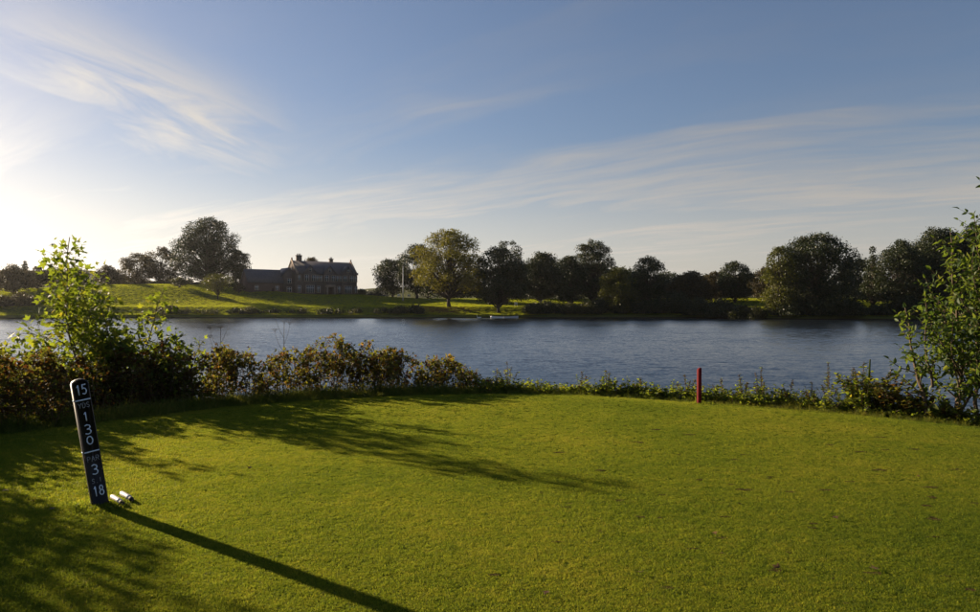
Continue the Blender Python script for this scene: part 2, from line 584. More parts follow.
def palmate(seed=0):
    """five-lobed sycamore leaf, base at origin"""
    r = np.random.RandomState(seed)
    tips = [(-118, .42), (-62, .80), (0, 1.0), (62, .80), (118, .42)]
    out = []
    for i, (a, l) in enumerate(tips):
        a += r.uniform(-5, 5); l *= r.uniform(.9, 1.08)
        for da, k in ((-17, .62), (0, 1.0), (17, .62)):
            out.append((a + da, l * k))
        if i < 4:
            out.append(((a + tips[i + 1][0]) / 2, .40))
    v = [(0, .06, 0)]
    for a, l in out:
        x, y = l * math.sin(R(a)) * .62, .06 + l * math.cos(R(a)) * .62 + 0.14
        v.append((x, y, .10 * abs(x) - .16 * max(y, 0) ** 2 + r.uniform(-.03, .03)))
    v[0] = (0, .12, 0.03)
    f = [(0, i + 1, i) for i in range(1, len(v) - 1)] + [(0, 1, len(v) - 1)]
    # leaf stalk
    n = len(v)
    v += [(.012, .12, .02), (-.012, .12, .02), (0, -.42, .02)]
    f.append((n, n + 1, n + 2))
    v = np.array(v, float); v[:, 1] += .42
    return v, np.array(f), None


# ------------------------------------------------------------------ far trees
def bez(p0, p1, p2, n):
    tt = np.linspace(0, 1, n)[:, None]
    return (1 - tt) ** 2 * p0 + 2 * tt * (1 - tt) * p1 + tt ** 2 * p2


def px_x(u, Y):
    return (u - 490) / FP * Y


def px_z(v, Y):
    return CAMZ - (v - 306) / FP * Y


def far_tree(name, label, u, Y, top_v, w_px, mat, shape='round', cb=0.16, nclump=30, dens=1.0, leaf=0.36, seed=0,
             group=None, trunk_r=None, lean=0.0, cr=0.30, cat='tree', base_z=None, squash=1.0):
    r = np.random.RandomState(1000 + seed)
    X = px_x(u, Y)
    z0 = gz(X, Y) - 0.15 if base_z is None else base_z
    H = px_z(top_v, Y) - z0
    Rr = w_px / 2 / FP * Y
    root = thing(name, label, cat, (X, Y, z0), r.uniform(0, 6.28), group)
    zb, zt = H * cb, H
    # clump centres inside the crown envelope
    cs, rs = [], []
    tries = 0
    Rr *= 1.02
    rc0 = Rr * cr * 1.12
    nclump = int(nclump * 2.2)
    while len(cs) < nclump and tries < 4000:
        tries += 1
        h = r.uniform(0, 1)
        if shape == 'round':
            prof = math.sqrt(max(0.02, 1 - (abs(h - .46) / .56) ** 2.3))
        elif shape == 'dome':
            prof = math.sqrt(max(0.02, 1 - (max(0, h - .22) / .80) ** 2.2)) * (0.86 + .14 * min(1, h / .2))
        elif shape == 'cone':
            prof = max(0.05, 1 - h) ** .75
        elif shape == 'vase':
            prof = (.45 + .75 * h) if h < .62 else math.sqrt(max(.02, 1 - ((h - .62) / .42) ** 2))
        elif shape == 'spread':
            prof = math.sqrt(max(0.02, 1 - (abs(h - .55) / .50) ** 2)) * (0.7 + .4 * h)
        else:
            prof = 1.0
        a = r.uniform(0, 6.28)
        q = math.sqrt(r.uniform(.12, 1.0)) * r.uniform(.94, 1.10)
        rc = rc0 * r.uniform(.65, 1.25) * (0.55 + .45 * prof)
        rad = max(0.0, prof * Rr - rc * .45) * q
        zz = zb + rc * .55 + h * (zt - zb - rc * 1.25)
        p = np.array([math.cos(a) * rad, math.sin(a) * rad * squash, zz])
        if all(np.linalg.norm((p - c) * (1, 1, 1.15)) > .62 * (rc + q2) * .60 for c, q2 in zip(cs, rs)):
            cs.append(p); rs.append(rc)
    cs.append(np.array([0, 0, zt - rc0 * .8])); rs.append(rc0 * .75)
    # trunk and limbs
    tr = trunk_r or max(.10, H * .022)
    tb = MB()
    lx = lean * H
    top = np.array([lx * .4, 0, H * .80])
    tp = bez(np.array([0, 0, -.4]), np.array([lx * .1, 0, H * .3]), top, 8)
    tp[1:-1, :2] += r.normal(size=(6, 2)) * tr * .35
    rad = np.array([1.6, 1.05, .9, .78, .62, .46, .28, .12]) * tr
    tb.tube(tp, rad, 8)
    for c, rc in zip(cs, rs):
        s = min(max((c[2] - zb * .3) / H * r.uniform(.45, .75), cb * .75 + .05), .72)
        k = s * 7 / .8 * .8
        i = int(min(6, k)); f = min(1, k - i)
        st = tp[i] * (1 - f) + tp[i + 1] * f
        rr0 = max(.04, (rad[i] * (1 - f) + rad[i + 1] * f) * .42)
        mid = (st + c) / 2 + np.array([0, 0, .10 * H * r.uniform(-.2, 1)])
        tb.tube(bez(st, mid, c, 5), np.linspace(rr0, .03, 5), 5, cap=False)
    tb.build('trunk', M['bark'], root, True)
    # leaves
    lb = MB()
    for c, rc in zip(cs, rs):
        n = int(dens * 2.1 * 12.6 * rc * rc * .8 / (leaf * leaf * .42) * .22)
        d = unit(r.normal(size=(n, 3)))
        d[:, 2] = np.where(d[:, 2] < -.75, -d[:, 2], d[:, 2])
        q = r.uniform(.25, 1, n) ** .45
        jag = 1 + .30 * np.sin(d[:, 0] * 9 + c[0]) * np.sin(d[:, 1] * 8 + c[1]) + .12 * r.normal(size=n)
        p = c + d * (rc * q * jag)[:, None] * (1, 1, .80)
        x, y, z = frames(n, .35, r, d, .6)
        if shape == 'droopy':
            pass
        sz = leaf * r.uniform(.6, 1.35, n)
        tint = np.clip(r.normal(.45 + r.uniform(-.15, .15), .2, n), 0, 1)
        lb.scatter(*DIAMOND, p, x, y, z, sz, tint)
    lb.build('crown', mat, root)
    return root


def shrub(name, label, u, Y, top_v, w_px, mat, seed=0, group=None, leaf=.32, dens=1.0, nclump=9, base_z=None):
    """rounded bush with short stems"""
    r = np.random.RandomState(3000 + seed)
    X = px_x(u, Y)
    z0 = gz(X, Y) - .1 if base_z is None else base_z
    H = max(.6, px_z(top_v, Y) - z0)
    Rr = w_px / 2 / FP * Y
    root = thing(name, label, 'bush', (X, Y, z0), r.uniform(0, 6.28), group)
    sb, lb = MB(), MB()
    for k in range(nclump):
        a = r.uniform(0, 6.28); q = math.sqrt(r.uniform(0, 1)) if k else 0
        h = (1 - .55 * q * q) * r.uniform(.75, 1.0)
        rc = max(min(Rr, H) * r.uniform(.34, .52), .45)
        c = np.array([math.cos(a) * q * (Rr - rc * .6), math.sin(a) * q * (Rr - rc * .6), max(rc * .45, h * H - rc)])
        sb.tube(bez(np.array([c[0] * .15, c[1] * .15, -.2]), np.array([c[0] * .5, c[1] * .5, c[2] * .8]), c, 4), np.linspace(.06, .015, 4), 5, cap=False)
        n = int(dens * 2.2 * rc * rc * 12.6 / (leaf * leaf))
        d = unit(r.normal(size=(n, 3)))
        p = c + d * (rc * r.uniform(.3, 1.05, n) ** .5 * (1 + .15 * r.normal(size=n)))[:, None] * (1.15, 1.15, .95)
        p[:, 2] = np.maximum(p[:, 2], .02)
        x, y, z = frames(n, .3, r, d, .5)
        lb.scatter(*DIAMOND, p, x, y, z, leaf * r.uniform(.6, 1.3, n), np.clip(r.normal(.4, .2, n), 0, 1))
    sb.build('stem', M['bark'], root, True)
    lb.build('foliage', mat, root)
    return root


M['leaf_olive2'] = mat_leaf('leaf_olive_bright', [(0, (0.035, 0.042, 0.010)), (0.5, (0.070, 0.078, 0.014)), (1, (0.12, 0.115, 0.018))], 0.42)
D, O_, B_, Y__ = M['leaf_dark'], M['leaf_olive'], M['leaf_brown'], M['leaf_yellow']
# group of trees by the water at the far left
far_tree('broadleaf_tree', 'dark round tree beside the pointed conifer on the far left bank', 14, 205, 264, 34, B_, 'dome', .02, 22, seed=1)
far_tree('conifer_tree', 'pointed dark conifer standing among round trees on the far bank', 25, 212, 260, 15, D, 'cone', .05, 26, 1.1, seed=2, cr=.34)
far_tree('broadleaf_tree', 'slim brown tree wedged between conifer and rounded bushy tree', 38, 214, 266, 20, B_, 'round', .02, 16, seed=3)
far_tree('broadleaf_tree', 'rounded bushy tree on the lawn right of the conifer group', 52, 216, 267, 27, B_, 'dome', .03, 20, seed=4)
far_tree('broadleaf_tree', 'small dark tree behind the leafy sycamore sapling', 78, 226, 268, 24, D, 'dome', .02, 18, seed=5)
far_tree('broadleaf_tree', 'low tree on the far lawn hidden behind the sycamore sapling', 108, 230, 265, 30, B_, 'dome', .02, 18, seed=6)
shrub('willow_bush', 'large brown bush overhanging the lake below the conifer', 20, 184, 291, 48, B_, 1, nclump=16)
far_tree('broadleaf_tree', 'thin open tree showing sky, left of the huge dark tree', 137, 246, 253, 38, B_, 'round', .10, 22, .95, seed=7, cr=.24)
far_tree('broadleaf_tree', 'open branching tree touching the huge dark tree', 161, 243, 247, 40, B_, 'round', .10, 24, .95, seed=8, cr=.24)
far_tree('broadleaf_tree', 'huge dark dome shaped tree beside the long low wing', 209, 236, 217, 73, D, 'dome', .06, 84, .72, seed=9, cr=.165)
far_tree('broadleaf_tree', 'drooping dark tree filling the gap between huge tree and low wing', 240, 240, 250, 26, D, 'round', .05, 18, seed=10)
far_tree('small_tree', 'small round tree with bare stem standing alone on the sunny lawn', 218, 204, 273, 31, M['leaf_olive2'], 'round', .30, 16, .85, seed=11, cr=.27)
far_tree('small_tree', 'small bushy tree on the lawn left of the round lawn tree', 180, 216, 277, 18, O_, 'round', .20, 12, seed=12)
far_tree('small_tree', 'tiny tree between the round lawn tree and the low wing', 239, 215, 284, 14, B_, 'round', .20, 10, seed=13)
far_tree('broadleaf_tree', 'tree whose crown rises behind the roof of the stone house', 311, 262, 257, 28, B_, 'dome', .2, 20, seed=14)
far_tree('broadleaf_tree', 'dark bushy tree behind the flagpole', 393, 232, 258, 37, D, 'round', .08, 24, 1.0, seed=15)
far_tree('broadleaf_tree', 'dark tree half hidden behind the golden tree', 417, 224, 243, 40, D, 'round', .10, 24, seed=16)
far_tree('broadleaf_tree', 'tall golden leaved tree with bare forked trunk on the far bank', 449, 190, 229, 80, Y__, 'dome', .17, 70, .62, .34, seed=17, cr=.155, trunk_r=.42)
far_tree('broadleaf_tree', 'dark spreading tree leaning over the moored boats', 499, 186, 247, 54, D, 'round', .12, 34, 1.1, seed=18, cr=.27)
far_tree('broadleaf_tree', 'open topped tree rising behind the dark tree by the boats', 507, 206, 240, 38, D, 'spread', .3, 16, .8, seed=19, cr=.22)
far_tree('broadleaf_tree', 'broad dark tree between the boats and the domed lake tree', 541, 208, 251, 46, D, 'dome', .05, 30, seed=20)
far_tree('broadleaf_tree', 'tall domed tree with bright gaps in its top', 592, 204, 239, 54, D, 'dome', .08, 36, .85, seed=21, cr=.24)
far_tree('broadleaf_tree', 'dark tree against the left side of the tall domed tree', 571, 198, 255, 34, D, 'round', .05, 24, seed=22)
far_tree('broadleaf_tree', 'olive green rounded tree at the water in front of the dark wood', 619, 187, 266, 38, M['leaf_olive2'], 'round', .04, 26, seed=23)
far_tree('broadleaf_tree', 'dense dark tree behind the olive green lakeside tree', 648, 198, 256, 42, D, 'dome', .04, 30, seed=24)
far_tree('broadleaf_tree', 'low autumn brown tree in the middle of the far wood', 690, 192, 271, 44, B_, 'dome', .03, 26, seed=25)
far_tree('broadleaf_tree', 'low brown tree left of the dark upright tree', 716, 196, 271, 30, B_, 'round', .04, 20, seed=26)
far_tree('broadleaf_tree', 'dark upright tree with flat top above the brown trees', 735, 190, 261, 36, D, 'round', .04, 26, seed=27)
far_tree('broadleaf_tree', 'russet tree behind the big two toned lakeside tree', 765, 196, 267, 34, B_, 'round', .04, 22, seed=28)
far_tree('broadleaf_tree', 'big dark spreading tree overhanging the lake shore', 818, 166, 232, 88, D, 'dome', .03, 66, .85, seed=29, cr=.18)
far_tree('broadleaf_tree', 'golden drooping tree against the big dark spreading tree', 780, 164, 245, 40, M['leaf_olive2'], 'dome', .03, 34, .7, seed=30)
far_tree('conifer_tree', 'ragged conifer between the big lakeside tree and right wood', 873, 174, 246, 30, D, 'cone', .05, 30, .8, seed=31, cr=.3)
far_tree('broadleaf_tree', 'dark bushy tree at the left end of the right wood', 900, 168, 240, 52, D, 'dome', .03, 34, seed=32)
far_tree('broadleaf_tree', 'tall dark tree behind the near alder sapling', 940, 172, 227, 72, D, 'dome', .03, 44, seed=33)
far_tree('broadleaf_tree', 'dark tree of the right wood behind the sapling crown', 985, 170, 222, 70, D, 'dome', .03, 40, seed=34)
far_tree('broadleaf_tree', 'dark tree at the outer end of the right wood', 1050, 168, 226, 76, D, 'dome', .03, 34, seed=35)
for i, (u, Y, tv, w) in enumerate([(520, 236, 262, 50), (545, 228, 258, 56), (570, 240, 258, 54), (600, 232, 262, 54), (625, 236, 268, 50), (668, 222, 271, 40), (705, 228, 275, 50), (745, 224, 273, 44), (785, 214, 262, 50), (860, 210, 258, 50), (920, 204, 244, 60), (970, 206, 240, 60)]):
    far_tree('broadleaf_tree', 'dark tree deep in the far wood behind the lakeside trees', u, Y, tv, w, D, 'dome', .03, 22, .9, .5, seed=40 + i, group='trees deep in the far wood')
for i, (u, Y, tv, w) in enumerate([(362, 560, 291, 18), (376, 600, 290, 24), (343, 640, 293, 20), (8, 700, 286, 26), (66, 640, 287, 22), (92, 660, 285, 26)]):
    far_tree('distant_tree', 'pale tree on the distant hillside', u, Y, tv, w, D, 'dome', .03, 14, .9, 1.1, seed=60 + i, group='pale trees on the distant hillside')
for i, (u, Y, tv, w) in enumerate([(428, 246, 268, 34), (452, 250, 272, 36), (478, 246, 266, 36)]):
    far_tree('broadleaf_tree', 'dark low tree on the lawn behind the golden tree', u, Y, tv, w, D, 'dome', .02, 18, .9, .5, seed=80 + i, group='dark low trees behind the golden tree')
for i, (u, tv, w) in enumerate([(118, 279, 26), (136, 277, 28), (154, 280, 24), (170, 276, 28), (188, 278, 26), (204, 280, 24), (226, 278, 26), (362, 287, 18), (376, 290, 16)]):
    shrub('hedge_bush', 'dark bush of the hedge behind the house lawn', u, 252, tv, w, D, 70 + i, 'hedge bushes behind the house lawn', leaf=.4)
# bushes along the far bank
k = 0
for u, tv, w, mt in [(168, 303, 22, O_), (187, 307, 24, O_), (212, 308, 26, O_), (236, 307, 24, D), (250, 305, 18, O_), (272, 308, 28, D), (300, 308, 30, O_), (330, 307, 30, D), (358, 307, 26, O_), (384, 306, 24, O_), (400, 304, 20, O_), (417, 303, 22, D)]:
    k += 1
    shrub('waterside_bush', 'low green bush at the water edge below the house lawn', u, float(shore_y(px_x(u, 182))) + 3.0, tv, w, mt, 10 + k, 'low bushes along the water edge below the lawn')
for u, tv, w, mt in [(530, 300, 32, D), (548, 298, 34, D), (570, 300, 34, O_), (588, 300, 30, O_), (602, 297, 32, D), (632, 294, 36, D), (655, 293, 38, D), (676, 290, 44, D), (700, 294, 38, D), (722, 295, 36, D), (742, 302, 28, O_), (757, 304, 22, O_)]:
    k += 1
    shrub('waterside_bush', 'dark bush at the water edge in front of the wood', u, float(shore_y(px_x(u, 182))) + 3.0, tv, w, mt, 10 + k, 'dark bushes along the water edge by the wood')
for u, tv, w, mt in [(778, 294, 40, O_), (800, 292, 46, D), (826, 292, 46, D), (850, 296, 40, D), (878, 303, 30, D), (905, 296, 44, D), (935, 294, 46, D), (965, 294, 46, D), (1000, 294, 50, D)]:
    k += 1
    shrub('waterside_bush', 'dark bush under the trees of the right bank', u, float(shore_y(px_x(u, 162))) + 2.5, tv, w, mt, 10 + k, 'dark bushes under the right bank trees')

# ------------------------------------------------------------------ country house
def mat_wall(name, c1, c2):
    m, t, out = new_mat(name)
    co = t.add('ShaderNodeTexCoord').outputs['Object']
    br = t.add('ShaderNodeTexBrick')
    br.inputs['Scale'].default_value = 1.6
    br.inputs['Color1'].default_value = (*c1, 1); br.inputs['Color2'].default_value = (*c2, 1)
    br.inputs['Mortar'].default_value = (.14, .12, .105, 1)
    br.inputs['Mortar Size'].default_value = .012
    x, y, z = t.sep(co)
    t.l.new(t.combine(t.math('ADD', x, y), z, 0.0), br.inputs['Vector'])
    n = t.noise(co, .8, 4, .6)
    c = t.mix(t.mapr(n, .3, .7, 0, .5), br.outputs[0], (c1[0] * .6, c1[1] * .6, c1[2] * .6))
    t.l.new(principled(t, c, .9, .2).outputs[0], out.inputs[0])
    return m


M['stone'] = mat_wall('house_stone', (.15, .118, .10), (.115, .09, .08))
M['brick'] = mat_wall('wing_brick', (.14, .09, .075), (.11, .075, .065))
M['dress'] = mat_simple('dressed_stone', (.34, .26, .20), (.26, .20, .16), 2.0, .85, .2)
M['slate'] = mat_simple('slate', (.060, .058, .066), (.10, .092, .10), 3.0, .6, .4, .4, .03)
M['pane'] = mat_simple('window_glass', (.03, .04, .05), (.05, .06, .07), 1.0, .05, .8, 0.0)
M['whitepaint'] = mat_simple('white_paint', (.70, .70, .68), (.80, .80, .78), 4.0, .5, .4, .05)
M['door'] = mat_simple('door_wood', (.05, .025, .015), (.08, .04, .02), 5.0, .5, .4)

HY = 235.0
HX = px_x(322, HY)
hz = gz(HX, HY) - .3
house_rz = R(36.0)
house = thing('country_house', 'gabled two storey stone country house with long low wing on the far bank', 'house', (HX, HY, hz + .1), house_rz)
HWID, HDEP, EAV, RID = 21.0, 9.5, 7.2, 11.2
# main block: pentagon prism, ridge along x
def gable_prism(mb, x0, x1, y0, y1, ze, zr, z0=-1.5, along='x', tint=.5):
    if along == 'x':
        ym = (y0 + y1) / 2
        v = [(x, *p) for x in (x0, x1) for p in ((y0, z0), (y1, z0), (y1, ze), (ym, zr), (y0, ze))]
    else:
        xm = (x0 + x1) / 2
        v = [(p[0], y, p[1]) for y in (y0, y1) for p in ((x0, z0), (x1, z0), (x1, ze), (xm, zr), (x0, ze))]
    mb.add(v, f4=[(0, 1, 6, 5), (1, 2, 7, 6), (4, 0, 5, 9), (2, 3, 8, 7), (3, 4, 9, 8), (0, 4, 2, 1), (5, 6, 7, 9)], f3=[(4, 3, 2), (9, 7, 8)], tint=tint)


w = MB(); gable_prism(w, -HWID / 2, HWID / 2, -HDEP / 2, HDEP / 2, EAV, RID)
w.build('wall', M['stone'], house)
def roof_slab(parent, name, x0, x1, y0, ze, ym, zr, th=.22, over=.45):
    """one roof slope from eave (y0, ze) to ridge (ym, zr)"""
    dy, dz_ = ym - y0, zr - ze
    L = math.hypot(dy, dz_); ny_, nz_ = -dz_ / L * (1 if dy > 0 else -1), abs(dy) / L
    ey, ez = y0 - dy / L * over, ze - dz_ / L * over
    o1 = .03; o2 = .03 + th
    mb = MB()
    q = [(x, yy + ny_ * o, zz + nz_ * o) for x in (x0, x1) for o in (o1, o2) for yy, zz in ((ey, ez), (ym, zr))]
    mb.add(q, f4=[(0, 1, 3, 2), (4, 6, 7, 5), (0, 4, 5, 1), (2, 3, 7, 6), (0, 2, 6, 4), (1, 5, 7, 3)])
    return mb.build(name, M['slate'], parent)


rf = roof_slab(house, 'roof', -HWID / 2 + .35, HWID / 2 - .35, -HDEP / 2, EAV, 0, RID)
roof_slab(house, 'roof', -HWID / 2 + .35, HWID / 2 - .35, HDEP / 2, EAV, 0, RID)
# stone copings with kneelers on both gables
for sx_ in (-1, 1):
    cp = MB()
    x = sx_ * (HWID / 2 - .10)
    for sy_ in (-1, 1):
        n = 2
        p0 = np.array([x, sy_ * (HDEP / 2 + .35), EAV - .1]); p1 = np.array([x, 0, RID + .45])
        d = p1 - p0
        ang = math.atan2(d[2], abs(d[1]))
        rot = Euler((ang * (-sy_), 0, 0)).to_matrix()
        c = (p0 + p1) / 2
        cp.box(*c, .5, np.linalg.norm(d), .34, rot)
        cp.box(x, sy_ * (HDEP / 2 + .30), EAV + .10, .56, .75, .8)
    cp.box(x, 0, RID + .75, .38, .38, .9)
    cp.build('gable_coping', M['dress'], house)
def chimney(x, y, ztop, pots, wid):
    c = MB()
    c.box(x, y, (RID - 2 + ztop) / 2, wid, .95, ztop - RID + 2)
    c.box(x, y, ztop + .10, wid + .28, 1.2, .24)
    o = c.build('chimney', M['stone'], house)
    for k in range(pots):
        p = MB(); px_ = x + (k - (pots - 1) / 2) * .48
        p.tube([(px_, y, ztop + .15), (px_, y, ztop + .55), (px_, y, ztop + .75)], [.17, .15, .18], 8)
        p.build('chimney_pot', M['brick'], o)


chimney(-7.9, .3, 13.0, 3, 1.7)
chimney(3.6, .9, 12.3, 2, 1.1)
# window helper on the front wall (y = front)
def window(parent, x, z, w_, h_, yf, lights=2, surround=True):
    """stone surround, frame, panes; set in front of the wall plane yf (looking toward -y)"""
    s = MB()
    e = .16
    for bx_ in ((x, z + h_ / 2 + e / 2, w_ + 2 * e, e), (x, z - h_ / 2 - e / 2, w_ + 2 * e + .12, e)):
        s.box(bx_[0], yf - .06, bx_[1], bx_[2], .18, bx_[3])
    for sg in (-1, 1):
        s.box(x + sg * (w_ / 2 + e / 2), yf - .06, z, e, .18, h_)
    o = s.build('window', M['dress'], parent)
    f = MB()
    for k in range(lights + 1):
        f.box(x - w_ / 2 + w_ * k / lights, yf - .055, z, .09, .10, h_ - .02)
    f.box(x, yf - .057, z + h_ * .18, w_ - .02, .08, .07)
    f.build('frame', M['whitepaint'], o)
    for k in range(lights):
        p = MB()
        p.box(x - w_ / 2 + w_ * (k + .5) / lights, yf - .02, z, w_ / lights - .10, .03, h_ - .06)
        p.build('pane', M['pane'], o)
    return o


YF = -HDEP / 2
# three projecting bays that rise into small gablets
for bx_ in (-6.3, 0.5, 7.0):
    b_ = MB(); gable_prism(b_, bx_ - 2.0, bx_ + 2.0, YF - .7, YF + 2.2, EAV + .2, EAV + 2.4, along='y')
    bay = b_.build('gabled_bay', M['stone'], house)
    for sg in (-1, 1):
        p0 = np.array([bx_ + sg * 2.25, EAV + .02]); p1 = np.array([bx_, EAV + 2.5])
        d = p1 - p0; ang = math.atan2(d[1], abs(d[0]))
        q = MB(); c = (p0 + p1) / 2
        q.box(c[0], YF + .8, c[1] + .10, np.linalg.norm(d), 3.3, .16, Euler((0, ang * sg, 0)).to_matrix())
        q.build('gablet_roof', M['slate'], bay)
    window(house, bx_, EAV + 1.0, .7, .9, YF - .7, 1)
    for k in (-1.15, 1.15):
        window(house, bx_ + k, 5.6, 1.25, 1.9, YF - .7, 2)
    if bx_ != 0.5:
        window(house, bx_, 2.0, 2.6, 2.4, YF - .7, 4)
for x in (-9.7, -3.6, -2.4, 3.4, 4.5, 10.0):
    window(house, x, 5.6, .85, 1.8, YF, 2)
for x in (-9.7, -3.2, 4.0, 10.0):
    window(house, x, 2.0, 1.0, 2.2, YF, 2)
# porch with door
p_ = MB()
for sg in (-1, 1):
    p_.box(.5 + sg * 1.25, YF - 1.7, 1.0, .4, .4, 3.6)
p_.box(.5, YF - 1.25, 3.0, 3.1, 1.4, .45); p_.box(.5, YF - 1.25, 3.35, 2.6, 1.15, .25)
p_.build('porch', M['dress'], house)
d_ = MB(); d_.box(.5, YF - .74, 1.2, 1.3, .10, 2.6); dr = d_.build('door', M['door'], house)
d_ = MB(); d_.box(.95, YF - .82, 1.2, .12, .08, .12); d_.build('handle', M['dress'], dr)
# gable-end windows
for z_, hh_ in ((2.2, 1.9), (5.4, 1.7), (8.6, 1.2)):
    for y_ in ((-1.6, 1.6) if z_ < 8 else (0,)):
        s = MB(); x = -HWID / 2
        s.box(x - .03, y_, z_ + hh_ / 2 + .08, .16, 1.3, .18); s.box(x - .03, y_, z_ - hh_ / 2 - .08, .16, 1.4, .16)
        for sg in (-1, 1):
            s.box(x - .03, y_ + sg * .55, z_, .16, .18, hh_)
        o = s.build('window', M['dress'], house)
        s = MB(); s.box(x - .03, y_, z_, .07, .08, hh_ - .02); s.build('frame', M['whitepaint'], o)
        for sg in (-1, 1):
            s = MB(); s.box(x - .01, y_ + sg * .25, z_, .03, .42, hh_ - .04); s.build('pane', M['pane'], o)
# link gable and low wing on the left
w = MB(); gable_prism(w, -HWID / 2 - 4.2, -HWID / 2 + .5, -3.0, 4.0, 6.0, 8.6, along='y'); w.build('link_wall', M['stone'], house)
for sg in (-1, 1):
    q = MB()
    p0 = np.array([-HWID / 2 - 1.85 + sg * 2.7, 5.85]); p1 = np.array([-HWID / 2 - 1.85, 8.75]); d = p1 - p0
    c = (p0 + p1) / 2
    q.box(c[0], .5, c[1] + .1, np.linalg.norm(d), 7.3, .18, Euler((0, math.atan2(d[1], abs(d[0])) * sg, 0)).to_matrix())
    q.build('link_roof', M['slate'], house)
window(house, -HWID / 2 - 1.85, 4.6, 1.2, 1.5, -3.0, 2)
window(house, -HWID / 2 - 1.85, 1.8, 1.4, 1.5, -3.0, 2)
WX0, WX1 = -HWID / 2 - 15.2, -HWID / 2 - 4.25
w = MB(); gable_prism(w, WX0, WX1, -4.2, 3.2, 4.0, 8.0); w.build('wing_wall', M['brick'], house)
roof_slab(house, 'wing_roof', WX0 - .3, WX1 + .2, -4.2, 4.0, -.5, 8.0)
roof_slab(house, 'wing_roof', WX0 - .3, WX1 + .2, 3.2, 4.0, -.5, 8.0)
for x in np.linspace(WX0 + 2.5, WX1 - 2.0, 2):
    window(house, float(x), 2.2, 1.0, 1.3, -4.2, 2)
d_ = MB(); d_.box(WX1 - 3.0, -4.25, 1.0, 1.1, .10, 2.2); d_.build('door', M['door'], house)

# flagpole with truck ball and stay collar
FY = 211.0; FX = px_x(403, FY); fz = gz(FX, FY)
fp_ = thing('flagpole', 'tall white flagpole in front of the dark bushy tree', 'flagpole', (FX, FY, fz))
q = MB(); q.tube([(0, 0, -.2), (0, 0, 4), (0, 0, 10.2)], [.13, .11, .07], 8); q.build('pole', M['whitepaint'], fp_, True)
q = MB(); q.tube([(0, 0, 10.2), (0, 0, 10.28), (0, 0, 10.4), (0, 0, 10.47)], [.03, .11, .11, .03], 8); q.build('finial', M['whitepaint'], fp_, True)
q = MB(); q.tube([(0, 0, 0), (0, 0, .12), (0, 0, .3)], [.30, .28, .13], 10); q.build('base', M['dress'], fp_)
# small white boards on the far lawn
for u, Y, w_, lb_ in ((399, 224, .9, 'small white notice board on posts left of the flagpole foot'), (409, 226, .9, 'small white notice board on posts right of the flagpole foot'), (516, 192, .8, 'small white notice board on the lawn behind the boats')):
    X = px_x(u, Y); z = gz(X, Y)
    nb = thing('notice_board', lb_, 'sign', (X, Y, z), R(8))
    for sg in (-1, 1):
        q = MB(); q.box(sg * w_ * .42, 0, .45, .08, .08, 1.2); q.build('leg', M['whitepaint'], nb)
    q = MB(); q.box(0, -.06, .85, w_, .05, .6); q.build('board', M['whitepaint'], nb)

# ------------------------------------------------------------------ moored boats
def boat(name, label, u, Y, L, rz, col):
    X = px_x(u, Y)
    root = thing(name, label, 'boat', (X, Y, WATER - .08), rz)
    n, mth = 12, 7
    V, F = [], []
    for i in range(n):
        tt = i / (n - 1)
        hw = .62 * (math.sin(math.pi * min(1, .18 + tt * .62)) ** .8) * (1 if tt < .75 else max(.04, 1 - ((tt - .75) / .25) ** 2))
        sheer = .46 + .20 * tt ** 2 + .04 * (1 - tt)
        for j in range(mth):
            a = (j / (mth - 1) - .5) * math.pi
            V.append(((tt - .5) * L, hw * math.sin(a), sheer * (1 - math.cos(a) ** .7)))
    for i in range(n - 1):
        for j in range(mth - 1):
            F.append((i * mth + j, (i + 1) * mth + j, (i + 1) * mth + j + 1, i * mth + j + 1))
    h = MB(); h.add(V, f4=F)
    h.add([V[j] for j in range(mth)], f3=[(0, j + 1, j) for j in range(1, mth - 1)])
    hull = h.build('hull', M[col], root, True)
    sm = hull.modifiers.new('solid', 'SOLIDIFY'); sm.thickness = .04
    for x in (-.28, .12):
        s = MB(); s.box(x * L, 0, .34, .26, .95, .05); s.build('seat', M['boatwood'], root)
    for sg in (-1, 1):
        g_ = MB(); g_.tube([(V[i * mth + (0 if sg < 0 else mth - 1)][0], V[i * mth + (0 if sg < 0 else mth - 1)][1], V[i * mth + (0 if sg < 0 else mth - 1)][2] + .02) for i in range(n)], .03, 5)
        g_.build('gunwale', M['boatwood'], root)
    return root


M['boatwhite'] = mat_simple('boat_paint', (.62, .64, .66), (.72, .72, .72), 3.0, .4, .5, .05)
M['boatgrey'] = mat_simple('boat_grey_paint', (.40, .43, .47), (.48, .50, .52), 3.0, .4, .5, .05)
M['boatwood'] = mat_simple('boat_wood', (.20, .13, .07), (.28, .19, .10), 6.0, .6, .3)
boat('rowing_boat', 'white rowing boat moored under the dark spreading tree', 497, 176.5, 3.3, R(176), 'boatwhite')
boat('rowing_boat', 'grey rowing boat moored beside the white rowing boat', 511, 177.0, 3.7, R(4), 'boatgrey')
